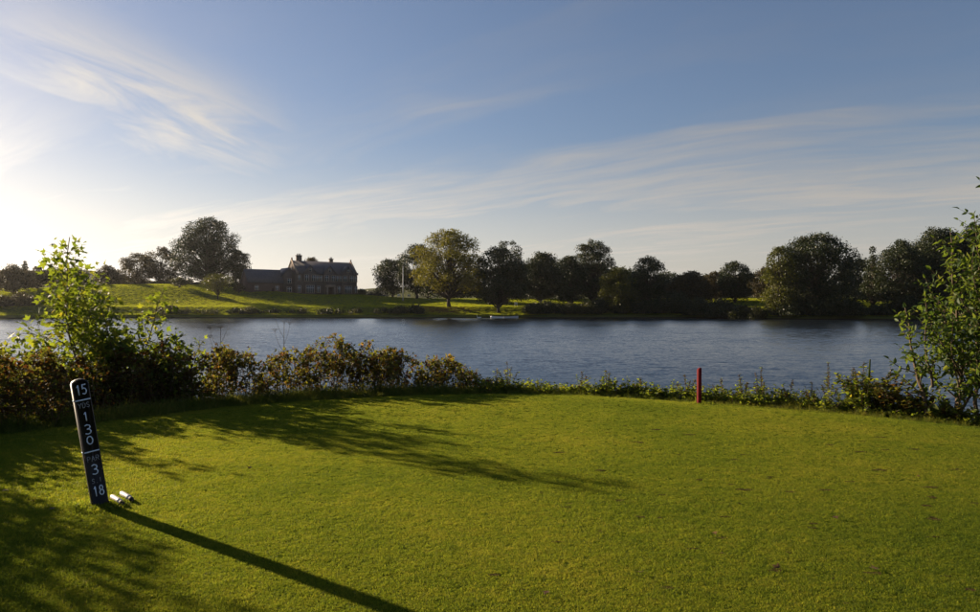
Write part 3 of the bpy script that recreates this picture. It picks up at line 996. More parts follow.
# swan by the bank
q = thing('swan', 'white swan floating left of the moored boats', 'swan', (px_x(479, 176), 176, WATER - .03), R(200))
s = MB()
pr = [(-.62, .30, .02, .05), (-.45, .26, .12, .10), (-.2, .20, .22, .17), (.1, .19, .24, .18), (.35, .22, .17, .15), (.46, .30, .08, .09), (.50, .45, .05, .055), (.46, .62, .045, .045), (.45, .76, .045, .045), (.52, .84, .05, .05), (.62, .82, .04, .04), (.72, .78, .015, .015)]
V, F = [], []
for i, (x, z, ry, rz_) in enumerate(pr):
    for j in range(8):
        a = j / 8 * 6.283
        if i < 6:
            V.append((x, ry * math.cos(a), z + rz_ * math.sin(a)))
        else:
            V.append((x + rz_ * .6 * math.sin(a) * (-1 if i < 9 else 0), ry * math.cos(a), z + rz_ * math.sin(a) * (.5 if i < 9 else 1)))
for i in range(len(pr) - 1):
    for j in range(8):
        F.append((i * 8 + j, i * 8 + (j + 1) % 8, (i + 1) * 8 + (j + 1) % 8, (i + 1) * 8 + j))
s.add(V, f4=F); s.build('body', M['whitepaint'], q, True)

# ------------------------------------------------------------------ yardage post
GLYPH = {
    '1': [[(.28, .80), (.52, 1.0), (.52, 0)]],
    '5': [[(.85, 1), (.25, 1), (.18, .56), (.45, .64), (.72, .57), (.88, .34), (.76, .10), (.48, 0), (.14, .08)]],
    '3': [[(.14, .92), (.45, 1), (.76, .90), (.84, .74), (.70, .58), (.40, .53), (.72, .48), (.88, .28), (.76, .08), (.45, 0), (.12, .08)]],
    '0': [[(.5 + .38 * math.sin(a), .5 + .5 * math.cos(a)) for a in np.linspace(0, 2 * math.pi, 15)]],
    '8': [[(.5 + .28 * math.sin(a), .76 + .24 * math.cos(a)) for a in np.linspace(0, 2 * math.pi, 12)], [(.5 + .36 * math.sin(a), .26 + .26 * math.cos(a)) for a in np.linspace(0, 2 * math.pi, 13)]],
    'Y': [[(.08, 1), (.5, .48), (.92, 1)], [(.5, .48), (.5, 0)]],
    'D': [[(.14, 0), (.14, 1), (.5, 1), (.82, .80), (.90, .5), (.82, .2), (.5, 0), (.14, 0)]],
    'S': [[(.86, .88), (.55, 1), (.22, .90), (.16, .70), (.34, .56), (.66, .46), (.86, .30), (.78, .10), (.48, 0), (.12, .12)]],
    'P': [[(.16, 0), (.16, 1), (.6, 1), (.86, .88), (.86, .62), (.6, .48), (.16, .48)]],
    'A': [[(.06, 0), (.5, 1), (.94, 0)], [(.24, .36), (.76, .36)]],
    'R': [[(.16, 0), (.16, 1), (.6, 1), (.86, .88), (.86, .64), (.6, .50), (.16, .50)], [(.52, .50), (.90, 0)]],
    'I': [[(.5, 0), (.5, 1)]],
    '.': [[(.5, 0), (.5, .08)]],
}


def glyph(ch, w_, h_, cx, cz, sw, y, depth=.0022):
    """one painted routed character as a thin raised ribbon"""
    mb = MB()
    for pl_ in GLYPH[ch]:
        p = np.array([((a - .5) * w_ + cx, (b - .5) * h_ + cz) for a, b in pl_])
        for i in range(len(p) - 1):
            d = p[i + 1] - p[i]; L = np.linalg.norm(d); d = d / L; nrm = np.array([-d[1], d[0]]) * sw / 2
            a0, b0 = p[i] - d * sw * .30, p[i + 1] + d * sw * .30
            c = [a0 - nrm, b0 - nrm, b0 + nrm, a0 + nrm]
            dep = depth + .00015 * (i % 2)
            v = [(x, y, z) for x, z in c] + [(x, y - dep, z) for x, z in c]
            mb.add(v, f4=[(4, 5, 6, 7), (0, 4, 7, 3), (1, 2, 6, 5), (0, 1, 5, 4), (3, 7, 6, 2)])
    return mb


m, t, out = new_mat('post_black_paint')
co = t.add('ShaderNodeTexCoord').outputs['Object']
gr = t.noise(t.vmath('MULTIPLY', co, (40, 40, 3)), 1.0, 5, .6)
wear = t.mapr(t.noise(co, 26, 6, .7), .58, .68)
col = t.mix(t.math('MULTIPLY', wear, .7), t.mix(gr, (.010, .010, .011), (.022, .020, .020)), (.10, .07, .05))
b = principled(t, col, .55, .35, 0, bump(t, gr, .35, .003))
t.l.new(b.outputs[0], out.inputs[0]); M['postblack'] = m
M['lettering'] = mat_simple('lettering_paint', (.50, .62, .80), (.66, .76, .88), 60.0, .6, .3, .2, .001)  # white lettering, with the blue of the sky's light mixed into its colour
M['lettering_worn'] = mat_simple('worn_lettering_paint', (.14, .15, .17), (.42, .44, .48), 90.0, .7, .2, .2, .001)
PY = 5.58; PX = px_x(101, PY)
post = thing('yardage_post', 'leaning black wooden hole post with white numerals on the tee', 'post', (PX, PY, gz(PX, PY) - .02))
phi = math.atan2(-PY, -PX) + R(13)          # direction the front face looks
front = Vector((math.cos(phi), math.sin(phi), 0))
right = Vector((-front.y, front.x, 0))       # to the right seen from the front
lean = R(8.6)
up = (Vector((0, 0, 1)) * math.cos(lean) - right * math.sin(lean)).normalized()
rgt = (-front).cross(up).normalized()
mat3 = Matrix((rgt, -front, up)).transposed()
post.rotation_euler = mat3.to_euler()
PW, PD, PH = .118, .062, 1.075
# body: extruded front outline with a shallow arched top and chamfered edges
pb = MB()
outl = [(-PW / 2, -.25)] + [(PW / 2, -.25)] + [(PW / 2, PH - .05)]
for a in np.linspace(0, math.pi, 9):
    outl.append((PW / 2 * math.cos(a) * .98, PH - .05 + .036 * math.sin(a)))
outl.append((-PW / 2, PH - .05))
n = len(outl)
ch = .006
ins = [(x * (1 - ch / (PW / 2)), z if z < 0 else z - (ch if z > PH - .049 else 0)) for x, z in outl]
rings = [(ins, -PD / 2), (outl, -PD / 2 + ch), (outl, PD / 2 - ch), (ins, PD / 2)]
V = [(x, y, z) for rg, y in rings for x, z in rg]
F = [(k * n + i, k * n + (i + 1) % n, (k + 1) * n + (i + 1) % n, (k + 1) * n + i) for k in range(3) for i in range(n)]
F3 = [(0, i + 1, i) for i in range(1, n - 1)][::-1] + [(3 * n, 3 * n + i, 3 * n + i + 1) for i in range(1, n - 1)]
F3 = [(0, i, i + 1) for i in range(1, n - 1)] + [(3 * n, 3 * n + i + 1, 3 * n + i) for i in range(1, n - 1)]
pb.add(V, f3=F3, f4=F)
pb.build('post_body', M['postblack'], post)
yf = -PD / 2 + .0002
def zt_(f):
    return PH * (1 - f)
rows = [('15', .091, .080, .052, .0085, 'numeral', 'lettering'), ('YDS', .206, .042, .034, .0046, 'letter', 'lettering_worn'), ('1', .290, .070, .05, .0085, 'numeral', 'lettering'),
        ('3', .386, .080, .060, .0085, 'numeral', 'lettering'), ('0', .468, .066, .062, .0085, 'numeral', 'lettering'), ('PAR', .606, .044, .036, .0046, 'letter', 'lettering_worn'),
        ('3', .688, .084, .060, .0085, 'numeral', 'lettering'), ('S.I', .772, .040, .030, .0044, 'letter', 'lettering_worn'), ('18', .850, .082, .054, .0085, 'numeral', 'lettering')]
for txt, f, h_, w_, sw, nm, mt in rows:
    w_ *= .84; h_ *= .93; sw *= .88
    for i, chh in enumerate(txt):
        cx = (i - (len(txt) - 1) / 2) * (w_ * (1.0 if len(txt) == 3 else .92))
        glyph(chh, w_ * (.86 if len(txt) > 1 else 1), h_, cx, zt_(f), sw, yf).build(nm, M[mt], post)
for f in (.166, .552):
    q = MB(); q.box(0, yf - .001, zt_(f), PW - .012, .0025, .009)
    q.box(-PW / 2 - .0005, 0, zt_(f), .002, PD - .014, .009)
    q.build('divider_line', M['lettering'], post)

# two pale tubes lying in the grass at the foot of the post
M['tube'] = mat_simple('pale_metal', (.46, .42, .39), (.62, .58, .54), 45.0, .5, .5, .1, .002)
M['rubber'] = mat_simple('dark_end', (.012, .011, .010), (.03, .026, .022), 20.0, .7, .3)
for (u, v), rz_, lb_ in (((117.5, 501), R(-44), 'short pale tube lying on the grass against the post foot'), ((127, 497.5), R(-44), 'short pale tube lying apart from the post with dark end')):
    Y = FP * (CAMZ - .03) / (v - 306); X = px_x(u, Y)
    q = thing('tee_marker', lb_, 'tee marker', (X, Y, gz(X, Y) + .036), rz_)
    s = MB(); r_ = .019
    s.tube([(-.125, 0, .006), (-.120, 0, .006), (.03, 0, .004), (.075, 0, .002)], [r_ * .9, r_, r_, r_], 16); s.build('sleeve', M['tube'], q, True)
    s = MB(); s.tube([(.076, 0, .0015), (.095, 0, 0), (.12, 0, -.006), (.128, 0, -.008)], [r_ * .97, r_ * .95, r_ * .7, r_ * .3], 14); s.build('spike_end', M['rubber'], q, True)

# red stake
M['red'] = mat_simple('red_paint', (.10, .003, .004), (.16, .006, .007), 9.0, .75, .12, .3, .003)
SY = 11.72; SX = px_x(699, SY)
st = MB(); s_ = .031; c_ = .008
pro = [(-s_ + c_, -s_), (s_ - c_, -s_), (s_, -s_ + c_), (s_, s_ - c_), (s_ - c_, s_), (-s_ + c_, s_), (-s_, s_ - c_), (-s_, -s_ + c_)]
hh_ = [(-.25, 1), (.585, 1), (.598, .8)]
V = [(x * k_, y * k_, z + (.012 * x / s_ if z > 0 else 0)) for z, k_ in hh_ for x, y in pro]
F = [(k_ * 8 + i, k_ * 8 + (i + 1) % 8, (k_ + 1) * 8 + (i + 1) % 8, (k_ + 1) * 8 + i) for k_ in range(2) for i in range(8)]
st.add(V, f4=F, f3=[(16, 16 + i, 16 + i + 1) for i in range(1, 7)])
stake = st.build('hazard_stake', M['red'], loc=(SX, SY, gz(SX, SY)))
stake.rotation_euler = (0, R(.6), R(28))
tag(stake, 'red painted square wooden stake at the far edge of the tee', 'stake')
# ------------------------------------------------------------------ near plants
def grow(p0, d0, L, r0, r, levels, out_stems, sites, lv=0, side_sp=.14, ang=55, side_len=.55, trop=.15, leaf_sp=.07, wob=.10, start=.18, opposite=True):
    """a stem with side shoots; collects stems (points, radii) and leaf sites (pos, dir, rank)"""
    n = max(4, int(L / .09))
    p = np.array(p0, float); d = unit(np.array(d0, float))
    pts = [p.copy()]
    dirs = [d.copy()]
    for i in range(n):
        d = unit(d + r.normal(size=3) * wob + np.array([0, 0, trop]) * (.5 if lv else 1))
        p = p + d * L / n
        pts.append(p.copy()); dirs.append(d.copy())
    pts = np.array(pts)
    rad = np.linspace(r0, max(.0015, r0 * .25), n + 1)
    out_stems.append((pts, rad))
    S = L
    if lv < levels:
        s = L * start
        k = 0; az = r.uniform(0, 6.28)
        while s < L * .97:
            f = s / L; i = min(n - 1, int(f * n))
            dd = dirs[i]
            az += (1.57 if opposite else 2.4) + r.uniform(-.4, .4)
            e1 = unit(np.cross(dd, [0.3, 0.2, 1.0 if abs(dd[2]) < .9 else 0.0])); e2 = np.cross(dd, e1)
            for sg in ((0, math.pi) if opposite else (0,)):
                a = az + sg
                o = e1 * math.cos(a) + e2 * math.sin(a)
                aa = R(ang + r.uniform(-12, 12))
                nd = dd * math.cos(aa) + o * math.sin(aa)
                ll = side_len * L * (1 - f * .74) * r.uniform(.6, 1.1)
                if ll > .09:
                    grow(pts[i], nd, ll, rad[i] * .55, r, levels, out_stems, sites, lv + 1, side_sp * .8, ang, side_len * .8, trop, leaf_sp, wob, .25, opposite)
            s += side_sp * r.uniform(.8, 1.3)
    # leaves on the young wood
    s = L * (.30 if lv else .55)
    az = r.uniform(0, 6.28)
    while s <= L:
        f = s / L; i = min(n - 1, int(f * n))
        dd = dirs[i]
        az += 1.57 if opposite else 2.4
        e1 = unit(np.cross(dd, [0.3, 0.2, 1.0 if abs(dd[2]) < .9 else 0.0])); e2 = np.cross(dd, e1)
        for sg in ((0, math.pi) if opposite else (0,)):
            o = e1 * math.cos(az + sg) + e2 * math.sin(az + sg)
            sites.append((pts[i], unit(dd * .5 + o + np.array([0, 0, -.15 + r.uniform(-.2, .3)])), f))
        s += leaf_sp * r.uniform(.7, 1.3)
    sites.append((pts[-1], dirs[-1], 1.0))


def sapling(name, label, base, stems, leaf_tpl, leaf_size, mat, seed, single=0, cat='tree', levels=2, sides=6, keep=1.0, group=None, droop=.3, **kw):
    r = np.random.RandomState(5000 + seed)
    root = thing(name, label, cat, base, 0, group)
    st, sites = [], []
    fac = 1 - base[2] / 2.9 if base[2] < 0 else 1.0
    for (off, d, L, r0) in stems:
        L *= fac
        grow(off, d, L, r0, r, levels, st, sites, **kw)
    tb = MB()
    for pts, rad in st:
        tb.tube(pts, rad, sides if rad[0] > .006 else 4, cap=False)
    tb.build('trunk', M['twig'], root, True)
    if keep < 1:
        sites = [s for s in sites if r.uniform() < keep]
    pos = np.array([s[0] for s in sites]); d = np.array([s[1] for s in sites])
    d = unit(d + np.array([0, 0, -droop]))
    n = len(pos)
    x, y, z = frames_dir(d, r, .8)
    sz = leaf_size * r.uniform(.55, 1.2, n)
    tint = np.clip(r.normal(.5, .2, n), 0, 1)
    order = np.argsort(-pos[:, 2] - sz * 2) if single else np.arange(n)
    one, rest = order[:single], order[single:]
    if single:
        vars_ = []
        for k in range(8):
            mb = MB(); tv, t3, _ = leaf_tpl[k % len(leaf_tpl)]
            mb.add(tv, f3=t3, tint=.2 + .085 * k)
            me = mb.mesh('leaf'); me.materials.append(mat); vars_.append(me)
        for i in one:
            o = bpy.data.objects.new('leaf', vars_[int(np.clip(round((tint[i] - .2) / .085), 0, 7))])
            COL.objects.link(o); o.parent = root
            mt = Matrix.Identity(4)
            for c in range(3):
                mt[c][0], mt[c][1], mt[c][2], mt[c][3] = x[i][c] * sz[i], y[i][c] * sz[i], z[i][c] * sz[i], pos[i][c]
            o.matrix_basis = mt
    if len(rest):
        lb = MB()
        for k, tp in enumerate(leaf_tpl):
            q = rest[k::len(leaf_tpl)]
            lb.scatter(tp[0], tp[1], tp[2], pos[q], x[q], y[q], z[q], sz[q], tint[q])
        o = lb.build('foliage', mat, root)
        o['kind'] = 'stuff'
    return root, n


PALM = [palmate(k) for k in range(4)]
SYX, SYY = px_x(112, 12.1), 12.1
r1, n1_ = sapling('sycamore_sapling', 'tall bright green sycamore sapling rising above the bramble hedge', (SYX, SYY, gz(SYX, SYY)),
        [((.05, 0, -.1), (.0, .0, 1), 2.98, .026), ((-.1, .05, -.1), (-.11, .02, 1), 2.92, .022), ((.12, -.1, -.1), (.30, -.1, 1), 2.2, .02), ((-.2, 0, -.1), (-.50, .0, .9), 2.0, .018),
         ((0, .1, -.1), (.15, .3, 1), 2.3, .02), ((.1, 0, -.1), (.62, .1, .85), 1.9, .016), ((-.1, -.1, -.1), (-.80, -.2, .6), 2.0, .016), ((-.1, .1, -.1), (-.95, .1, .5), 2.0, .016), ((.1, -.1, -.1), (.85, -.1, .6), 1.6, .014),
         ((0, -.1, -.1), (-.25, -.3, .9), 1.9, .014), ((.2, 0, -.1), (.40, -.3, .8), 1.7, .014), ((-.3, 0, -.1), (-.6, -.4, .6), 1.6, .014), ((-.3, .1, -.1), (-1.1, .0, .75), 2.1, .014), ((.3, 0, -.1), (.75, .1, .9), 1.9, .014), ((-.2, -.1, -.1), (-1.0, -.1, .95), 2.0, .014)], PALM, .150, M['leaf_syc'], 1, single=290,
        side_sp=.17, side_len=.40, ang=55, leaf_sp=.075, trop=.032, wob=.07, start=.10, keep=.80)
print('sycamore leaves', n1_)
for i, (u, Y, L, lab) in enumerate([(30, 11.4, 1.55, 'smaller green sycamore shoot left of the tall sapling by the water'), (62, 10.9, 1.2, 'low sycamore shoot at the foot of the tall sapling'), (-45, 10.2, 2.1, 'sycamore shoot at the outer left end of the bramble hedge')]):
    X = px_x(u, Y)
    sapling('sycamore_shoot', lab, (X, Y, gz(X, Y)), [((0, 0, -.1), (-.1, 0, 1), L, .014), ((.05, .05, -.1), (.35, .1, .9), L * .8, .012), ((-.05, 0, -.1), (-.45, -.1, .8), L * .85, .012)],
            PALM, .13, M['leaf_syc'], 10 + i, levels=2, side_sp=.16, side_len=.42, leaf_sp=.085, keep=.9, start=.1)
# alder-like sapling on the right
AX, AY = px_x(928, 10.1), 10.15
r2, n2_ = sapling('alder_sapling', 'leafy green sapling with small oval leaves at the right end of the tee', (AX, AY, gz(AX, AY)),
        [((0, 0, -.1), (.06, 0, 1), 1.9, .030), ((.45, .1, -.1), (.22, .1, 1), 2.9, .03), ((.1, 0, .5), (-.22, -.1, .8), 1.3, .018), ((.75, 0, -.1), (.06, -.1, 1), 3.7, .028), ((.5, .1, 0), (.55, .0, .8), 2.8, .022), ((.9, 0, .3), (-.12, .1, 1), 2.6, .02), ((1.0, .1, 0), (.3, .1, .9), 3.2, .02),
         ((.5, -.1, .6), (-.55, -.1, .6), 1.35, .014), ((.7, .1, .9), (-.6, .0, .6), 1.4, .014), ((.6, -.2, .2), (-.2, -.3, .8), 1.7, .014), ((1.1, -.2, .2), (.0, -.2, .9), 2.3, .016), ((.4, -.1, .2), (.1, -.3, .7), 1.4, .012), ((.8, -.1, .1), (.25, -.2, .8), 1.8, .014), ((1.2, .1, 0), (.0, .0, 1), 2.6, .016), ((.9, -.3, .1), (-.25, -.2, .8), 1.6, .013)],
        [OVATE], .098, M['leaf_willow'], 3, side_sp=.10, side_len=.35, ang=58, leaf_sp=.030, trop=.07, wob=.09, opposite=False, start=.12, keep=1.0, droop=.10)
print('alder leaves', n2_)


def bramble(label, u, Y, top_v, w_px, seed, dens=1.0, dark=0.0, base_drop=0.0, group='bramble bushes along the bank'):
    r = np.random.RandomState(7000 + seed)
    X = px_x(u, Y)
    z0 = gz(X, Y) - .03
    H = max(.35, px_z(top_v, Y) - z0)
    Rx = w_px / 2 / FP * Y; Ry = max(.5, Rx * .6)
    root = thing('bramble_bush', label, 'bush', (X, Y, z0), 0, group)
    cb, pos, dd = MB(), [], []
    nc = int(40 * Rx / .8) + 12
    Rx *= 1.12
    for k in range(nc):
        a = r.uniform(0, 6.28); q = math.sqrt(r.uniform(0, 1)) * .85
        b0 = np.array([math.cos(a) * Rx * q, math.sin(a) * Ry * q, -.05])
        a2 = r.uniform(0, 6.28); rl = r.uniform(.15, .7)
        tip = b0 + np.array([math.cos(a2) * rl, math.sin(a2) * rl * .7, 0])
        prof = 1 - .45 * min(1, abs(tip[0]) / Rx) ** 2.2
        hk = H * prof * r.uniform(.35, 1.0) ** .6
        tip[2] = hk * r.uniform(.45, .9)
        apex = (b0 + tip) / 2; apex[2] = 2 * hk - tip[2] * .5
        pt = bez(b0, apex, tip, 14)
        pt[:, :] += r.normal(size=pt.shape) * .012
        cb.tube(pt, np.linspace(.006, .002, 14), 4, cap=False)
        m_ = int(np.linalg.norm(np.diff(pt, axis=0), axis=1).sum() / .021 * dens)
        f = r.uniform(.0, 1, m_)
        j = np.minimum((f * 13).astype(int), 12); fr = (f * 13 - j)[:, None]
        pp = pt[j] * (1 - fr) + pt[j + 1] * fr
        td = unit(pt[j + 1] - pt[j])
        o = unit(np.cross(td, r.normal(size=(m_, 3))))
        pp = pp + o * r.uniform(.01, .09, (m_, 1))
        pos.append(pp); dd.append(unit(o + td * .4 + np.array([0, 0, -.1])))
    pos, dd = np.concatenate(pos), np.concatenate(dd)
    keep = (pos[:, 2] > .02) & (pos[:, 2] < H * 1.06)
    pos, dd = pos[keep], dd[keep]
    n = len(pos)
    x, y, z = frames_dir(dd, r, 1.0)
    lb = MB()
    lb.scatter(*TRIFOL, pos, x, y, z, .068 * r.uniform(.45, 1.35, n), np.clip(r.normal(.42 - dark, .26, n), 0, 1))
    cb.build('cane', M['twig'], root)
    f_ = lb.build('foliage', M['leaf_bramble'], root); f_['kind'] = 'stuff'
    return n


tot = 0
for i, (lab, u, Y, tv, w, de, dk) in enumerate([
    ('dark bramble mass left of the post by the tee edge', -20, 9.6, 352, 150, 1.0, .12),
    ('tall bramble bush under the sycamore shoot', 45, 10.6, 352, 120, 1.0, .08),
    ('dark bramble bush at the foot of the sycamore sapling', 118, 11.5, 352, 110, 1.25, .14),
    ('reddish dark bramble bush next to the sycamore sapling', 172, 12.0, 343, 62, 1.2, .14),
    ('rounded golden brown bramble bush beside a gap in the hedge', 228, 12.5, 344, 80, .95, -.02),
    ('bramble bush with hogweed stalk growing through it', 283, 12.9, 352, 60, .8, -.02),
    ('tallest bramble bush of the hedge, leafy and golden brown', 338, 13.3, 340, 96, .95, 0),
    ('bramble bush right of the tallest bramble, dark and dense', 392, 13.6, 350, 76, 1.0, .06),
    ('low sloping bramble bush near the right end of the hedge', 438, 13.8, 358, 62, .9, .02),
    ('small last bramble bush at the right end of the hedge', 474, 13.9, 371, 40, .8, 0)]):
    tot += bramble(lab, u, Y, tv, w, i, de, dk)
print('bramble leaves', tot)


def weed(name, label, u, Y, top_v, seed, mat, leaves=60, spread=.13, size=.06, tpl=None, stems=6, group=None, head=None, droop=.2):
    """clump of upright leafy stems"""
    r = np.random.RandomState(9000 + seed)
    X = px_x(u, Y); z0 = gz(X, Y) - .02
    H = max(.12, px_z(top_v, Y) - z0)
    root = thing(name, label, 'plant', (X, Y, z0), r.uniform(0, 6.28), group)
    sb, lb, hb = MB(), MB(), MB()
    for k in range(stems):
        h = H * (1 if k == 0 else r.uniform(.45, .9))
        a = r.uniform(0, 6.28); o = spread * (0 if k == 0 else r.uniform(.2, 1))
        b0 = np.array([math.cos(a) * o * .6, math.sin(a) * o * .6, -.03]); tp = np.array([math.cos(a) * o * 1.5 + r.normal() * .03, math.sin(a) * o * 1.5, h])
        pt = bez(b0, np.array([b0[0], b0[1], h * .6]), tp, 7)
        sb.tube(pt, np.linspace(.005, .0018, 7), 4, cap=False)
        m_ = max(4, int(leaves / stems))
        f = r.uniform(.05, 1, m_) ** .9
        j = np.minimum((f * 6).astype(int), 5); fr = (f * 6 - j)[:, None]
        pp = pt[j] * (1 - fr) + pt[j + 1] * fr
        aa = r.uniform(0, 6.28, m_)
        d = unit(np.stack([np.cos(aa), np.sin(aa), r.uniform(.1, .9, m_) - droop], 1))
        x, y, z = frames_dir(d, r, .9)
        lb.scatter(*(tpl or OVATE), pp, x, y, z, size * (1.15 - .6 * f) * r.uniform(.7, 1.3, m_) * 1.3, np.clip(r.normal(.5, .22, m_), 0, 1))
        if head and (k == 0 or r.uniform() < .6):
            m2 = 46
            f = r.uniform(.62, 1.0, m2); j = np.minimum((f * 6).astype(int), 5); fr = (f * 6 - j)[:, None]
            pp = pt[j] * (1 - fr) + pt[j + 1] * fr + r.normal(size=(m2, 3)) * .010
            x, y, z = frames(m2, 0, r)
            hb.scatter(*DIAMOND, pp, x, y, z, .022 * r.uniform(.6, 1.3, m2), np.clip(r.normal(.4, .2, m2), 0, 1))
    sb.build('stem', M['twig'], root)
    lb.build('foliage', mat, root)
    if head and hb.n:
        hb.build('seed_head', M['leaf_brownweed'], root)['kind'] = 'stuff'
    return root


def edge_at(u, extra):
    """depth where the ray of column u crosses the tee edge, plus extra metres"""
    for Y in np.arange(7, 15, .02):
        if edge_d(np.array([px_x(u, Y)]), np.array([Y]))[0] > 0:
            return Y + extra
    return 13.0 + extra


rw = np.random.RandomState(77)
i = 0
WG = 'leafy weeds along the tee edge'
for u in np.arange(486, 985, 9.0):
    uu = u + rw.uniform(-3, 3)
    Y = edge_at(uu, rw.uniform(.25, .8))
    tv = 306 + (CAMZ - rw.uniform(.10, .30)) * FP / Y
    weed('weed_plant', 'low leafy green weed on the bank behind the tee edge', uu, Y, tv, i, M['leaf_weed'], 230, .22, .066, OVATE, 16, WG); i += 1
for u, tv, lab in [(508, 362, 'tall weed with yellowing tip at the end of the bramble hedge'), (497, 368, 'upright weed close to the last bramble bush'), (582, 372, 'brown seeded dock left in the pair midway along the bank'), (606, 370, 'brown seeded dock with several spikes midway along the bank'),
                   (640, 378, 'short seeded dock between the dock spikes and the red stake'), (686, 375, 'seeded dock standing just left of the red stake'), (722, 378, 'small seeded dock just right of the red stake'), (742, 374, 'seeded dock with bent stalk beside it'), (761, 366, 'tall single dock spike on the bank'),
                   (790, 380, 'short dock left of the tall nettle spire'), (829, 362, 'tall nettle spire on the bank'), (850, 368, 'brown topped weed left of the sword leaved iris'), (812, 382, 'low dock between tall dock spike and nettle spire')]:
    Y = edge_at(u, .45)
    weed('dock_plant', lab, u, Y, tv, 100 + i, M['leaf_weed'], 150, .15, .07, LANCE, 9, None, head=True); i += 1
# dark bushy weeds at the right end
for u, tv, w_, lab in [(862, 362, 40, 'dense dark weed bush around the iris'), (890, 368, 36, 'dark reddish weed bush left of the alder sapling'), (912, 378, 36, 'low dark weed bush at the foot of the alder sapling'), (945, 398, 40, 'low broad leaved weed under the alder sapling')]:
    Y = edge_at(u, .5)
    weed('weed_bush', lab, u, Y, tv, 200 + i, M['leaf_bramble'] if u > 870 else M['leaf_weed'], 620, .34, .085, OVATE, 30, None, head=(u < 900)); i += 1
# sword-leaved iris
Y = edge_at(868, .45); X = px_x(868, Y)
ir = thing('iris_plant', 'sword leaved iris with one tall upright blade on the bank', 'plant', (X, Y, gz(X, Y)), 0)
for k, (dx_, h_, ln) in enumerate([(0, .92, .02), (.05, .55, .20), (-.05, .5, -.22), (.12, .45, .42), (-.02, .6, .07), (-.1, .4, -.4)]):
    q = MB(); V = []
    for tt in np.linspace(0, 1, 7):
        w_ = .020 * (1 - tt ** 3) + .001
        cx, cz = dx_ + ln * h_ * tt ** 1.8, h_ * tt - .04
        V += [(cx - w_, -.006, cz), (cx, .004 + .02 * k - .05, cz), (cx + w_, -.006, cz)]
    F = [(a * 3 + b_, a * 3 + b_ + 1, (a + 1) * 3 + b_ + 1, (a + 1) * 3 + b_) for a in range(6) for b_ in range(2)]
    q.add(V, f4=F, tint=.35 + .08 * k); q.build('blade', M['leaf_weed'], ir)


# dry hogweed stalks standing above the brambles
def hogweed(label, u, Y, top_v, seed):
    r = np.random.RandomState(seed)
    X = px_x(u, Y); z0 = gz(X, Y)
    H = px_z(top_v, Y) - z0
    root = thing('hogweed_stalk', label, 'plant', (X, Y, z0), r.uniform(0, 6))
    s = MB(); s.tube(bez(np.array([0, 0, -.05]), np.array([.02, 0, H * .5]), np.array([.03, 0, H * .93]), 8), np.linspace(.008, .004, 8), 5)
    tips = [np.array([.03, 0, H * .93])]
    for k in range(3):
        a = r.uniform(0, 6.28); st_ = np.array([.02, 0, H * (.62 + .08 * k)])
        e = st_ + np.array([math.cos(a) * .18, math.sin(a) * .18, H * .22])
        s.tube(bez(st_, st_ + (e - st_) * .5 + np.array([math.cos(a), math.sin(a), 0]) * .05, e, 5), np.linspace(.004, .002, 5), 4); tips.append(e)
    s.build('stem', M['twig'], root)
    for tp in tips:
        q = MB()
        for k in range(11):
            a = k / 11 * 6.28; rr_ = .055 * (1 if k % 2 else .6)
            e = tp + np.array([math.cos(a) * rr_, math.sin(a) * rr_, .05])
            q.tube([tp, e], [.0015, .001], 3)
            q.box(*e, .012, .012, .008)
        q.build('seed_head', M['twig'], root)['kind'] = 'stuff'


hogweed('dry hogweed stalk standing tall above the bramble hedge', 283, 13.0, 317, 4)
hogweed('thin dry hogweed stalk above the golden brown bramble bush', 219, 12.7, 322, 9)

# trees and bushes of the left bank beyond the picture's edge: they throw the shade on the left of the tee
for i, (X, Y, H, w_, lab) in enumerate([(-8.55, 7.7, 3.2, 2.1, 'tall hawthorn on the bank left of the tee'), (-7.5, 8.8, 1.9, 2.1, 'low hawthorn on the bank behind the post'), (-10.2, 6.2, 3.2, 2.6, 'broad hawthorn at the outer left end of the bank')]):
    H = H - gz(X, Y)
    r = np.random.RandomState(50 + i)
    z0 = gz(X, Y)
    root = thing('hawthorn_bush', lab, 'bush', (X, Y, z0), 0)
    sb, lb = MB(), MB()
    for k in range(26):
        a = r.uniform(0, 6.28); q = math.sqrt(r.uniform(0, 1)); rc = w_ * r.uniform(.16, .27)
        c = np.array([math.cos(a) * q * w_ * .42, math.sin(a) * q * w_ * .42, max(rc * .8, H * r.uniform(.25, 1.0) * (1 - .35 * q) - rc)])
        sb.tube(bez(np.array([c[0] * .1, c[1] * .1, -.1]), c * (.4, .4, .7), c, 5), np.linspace(.035, .008, 5), 5, cap=False)
        n = 420
        d = unit(r.normal(size=(n, 3)))
        p = c + d * (rc * r.uniform(.1, 1.1, n) ** .5)[:, None]
        x, y, z = frames(n, .3, r)
        lb.scatter(*OVATE, p, x, y, z, .085 * r.uniform(.6, 1.3, n), np.clip(r.normal(.5, .2, n), 0, 1))
    sb.build('stem', M['twig'], root, True)
    o = lb.build('foliage', M['leaf_willow'], root); o['kind'] = 'stuff'

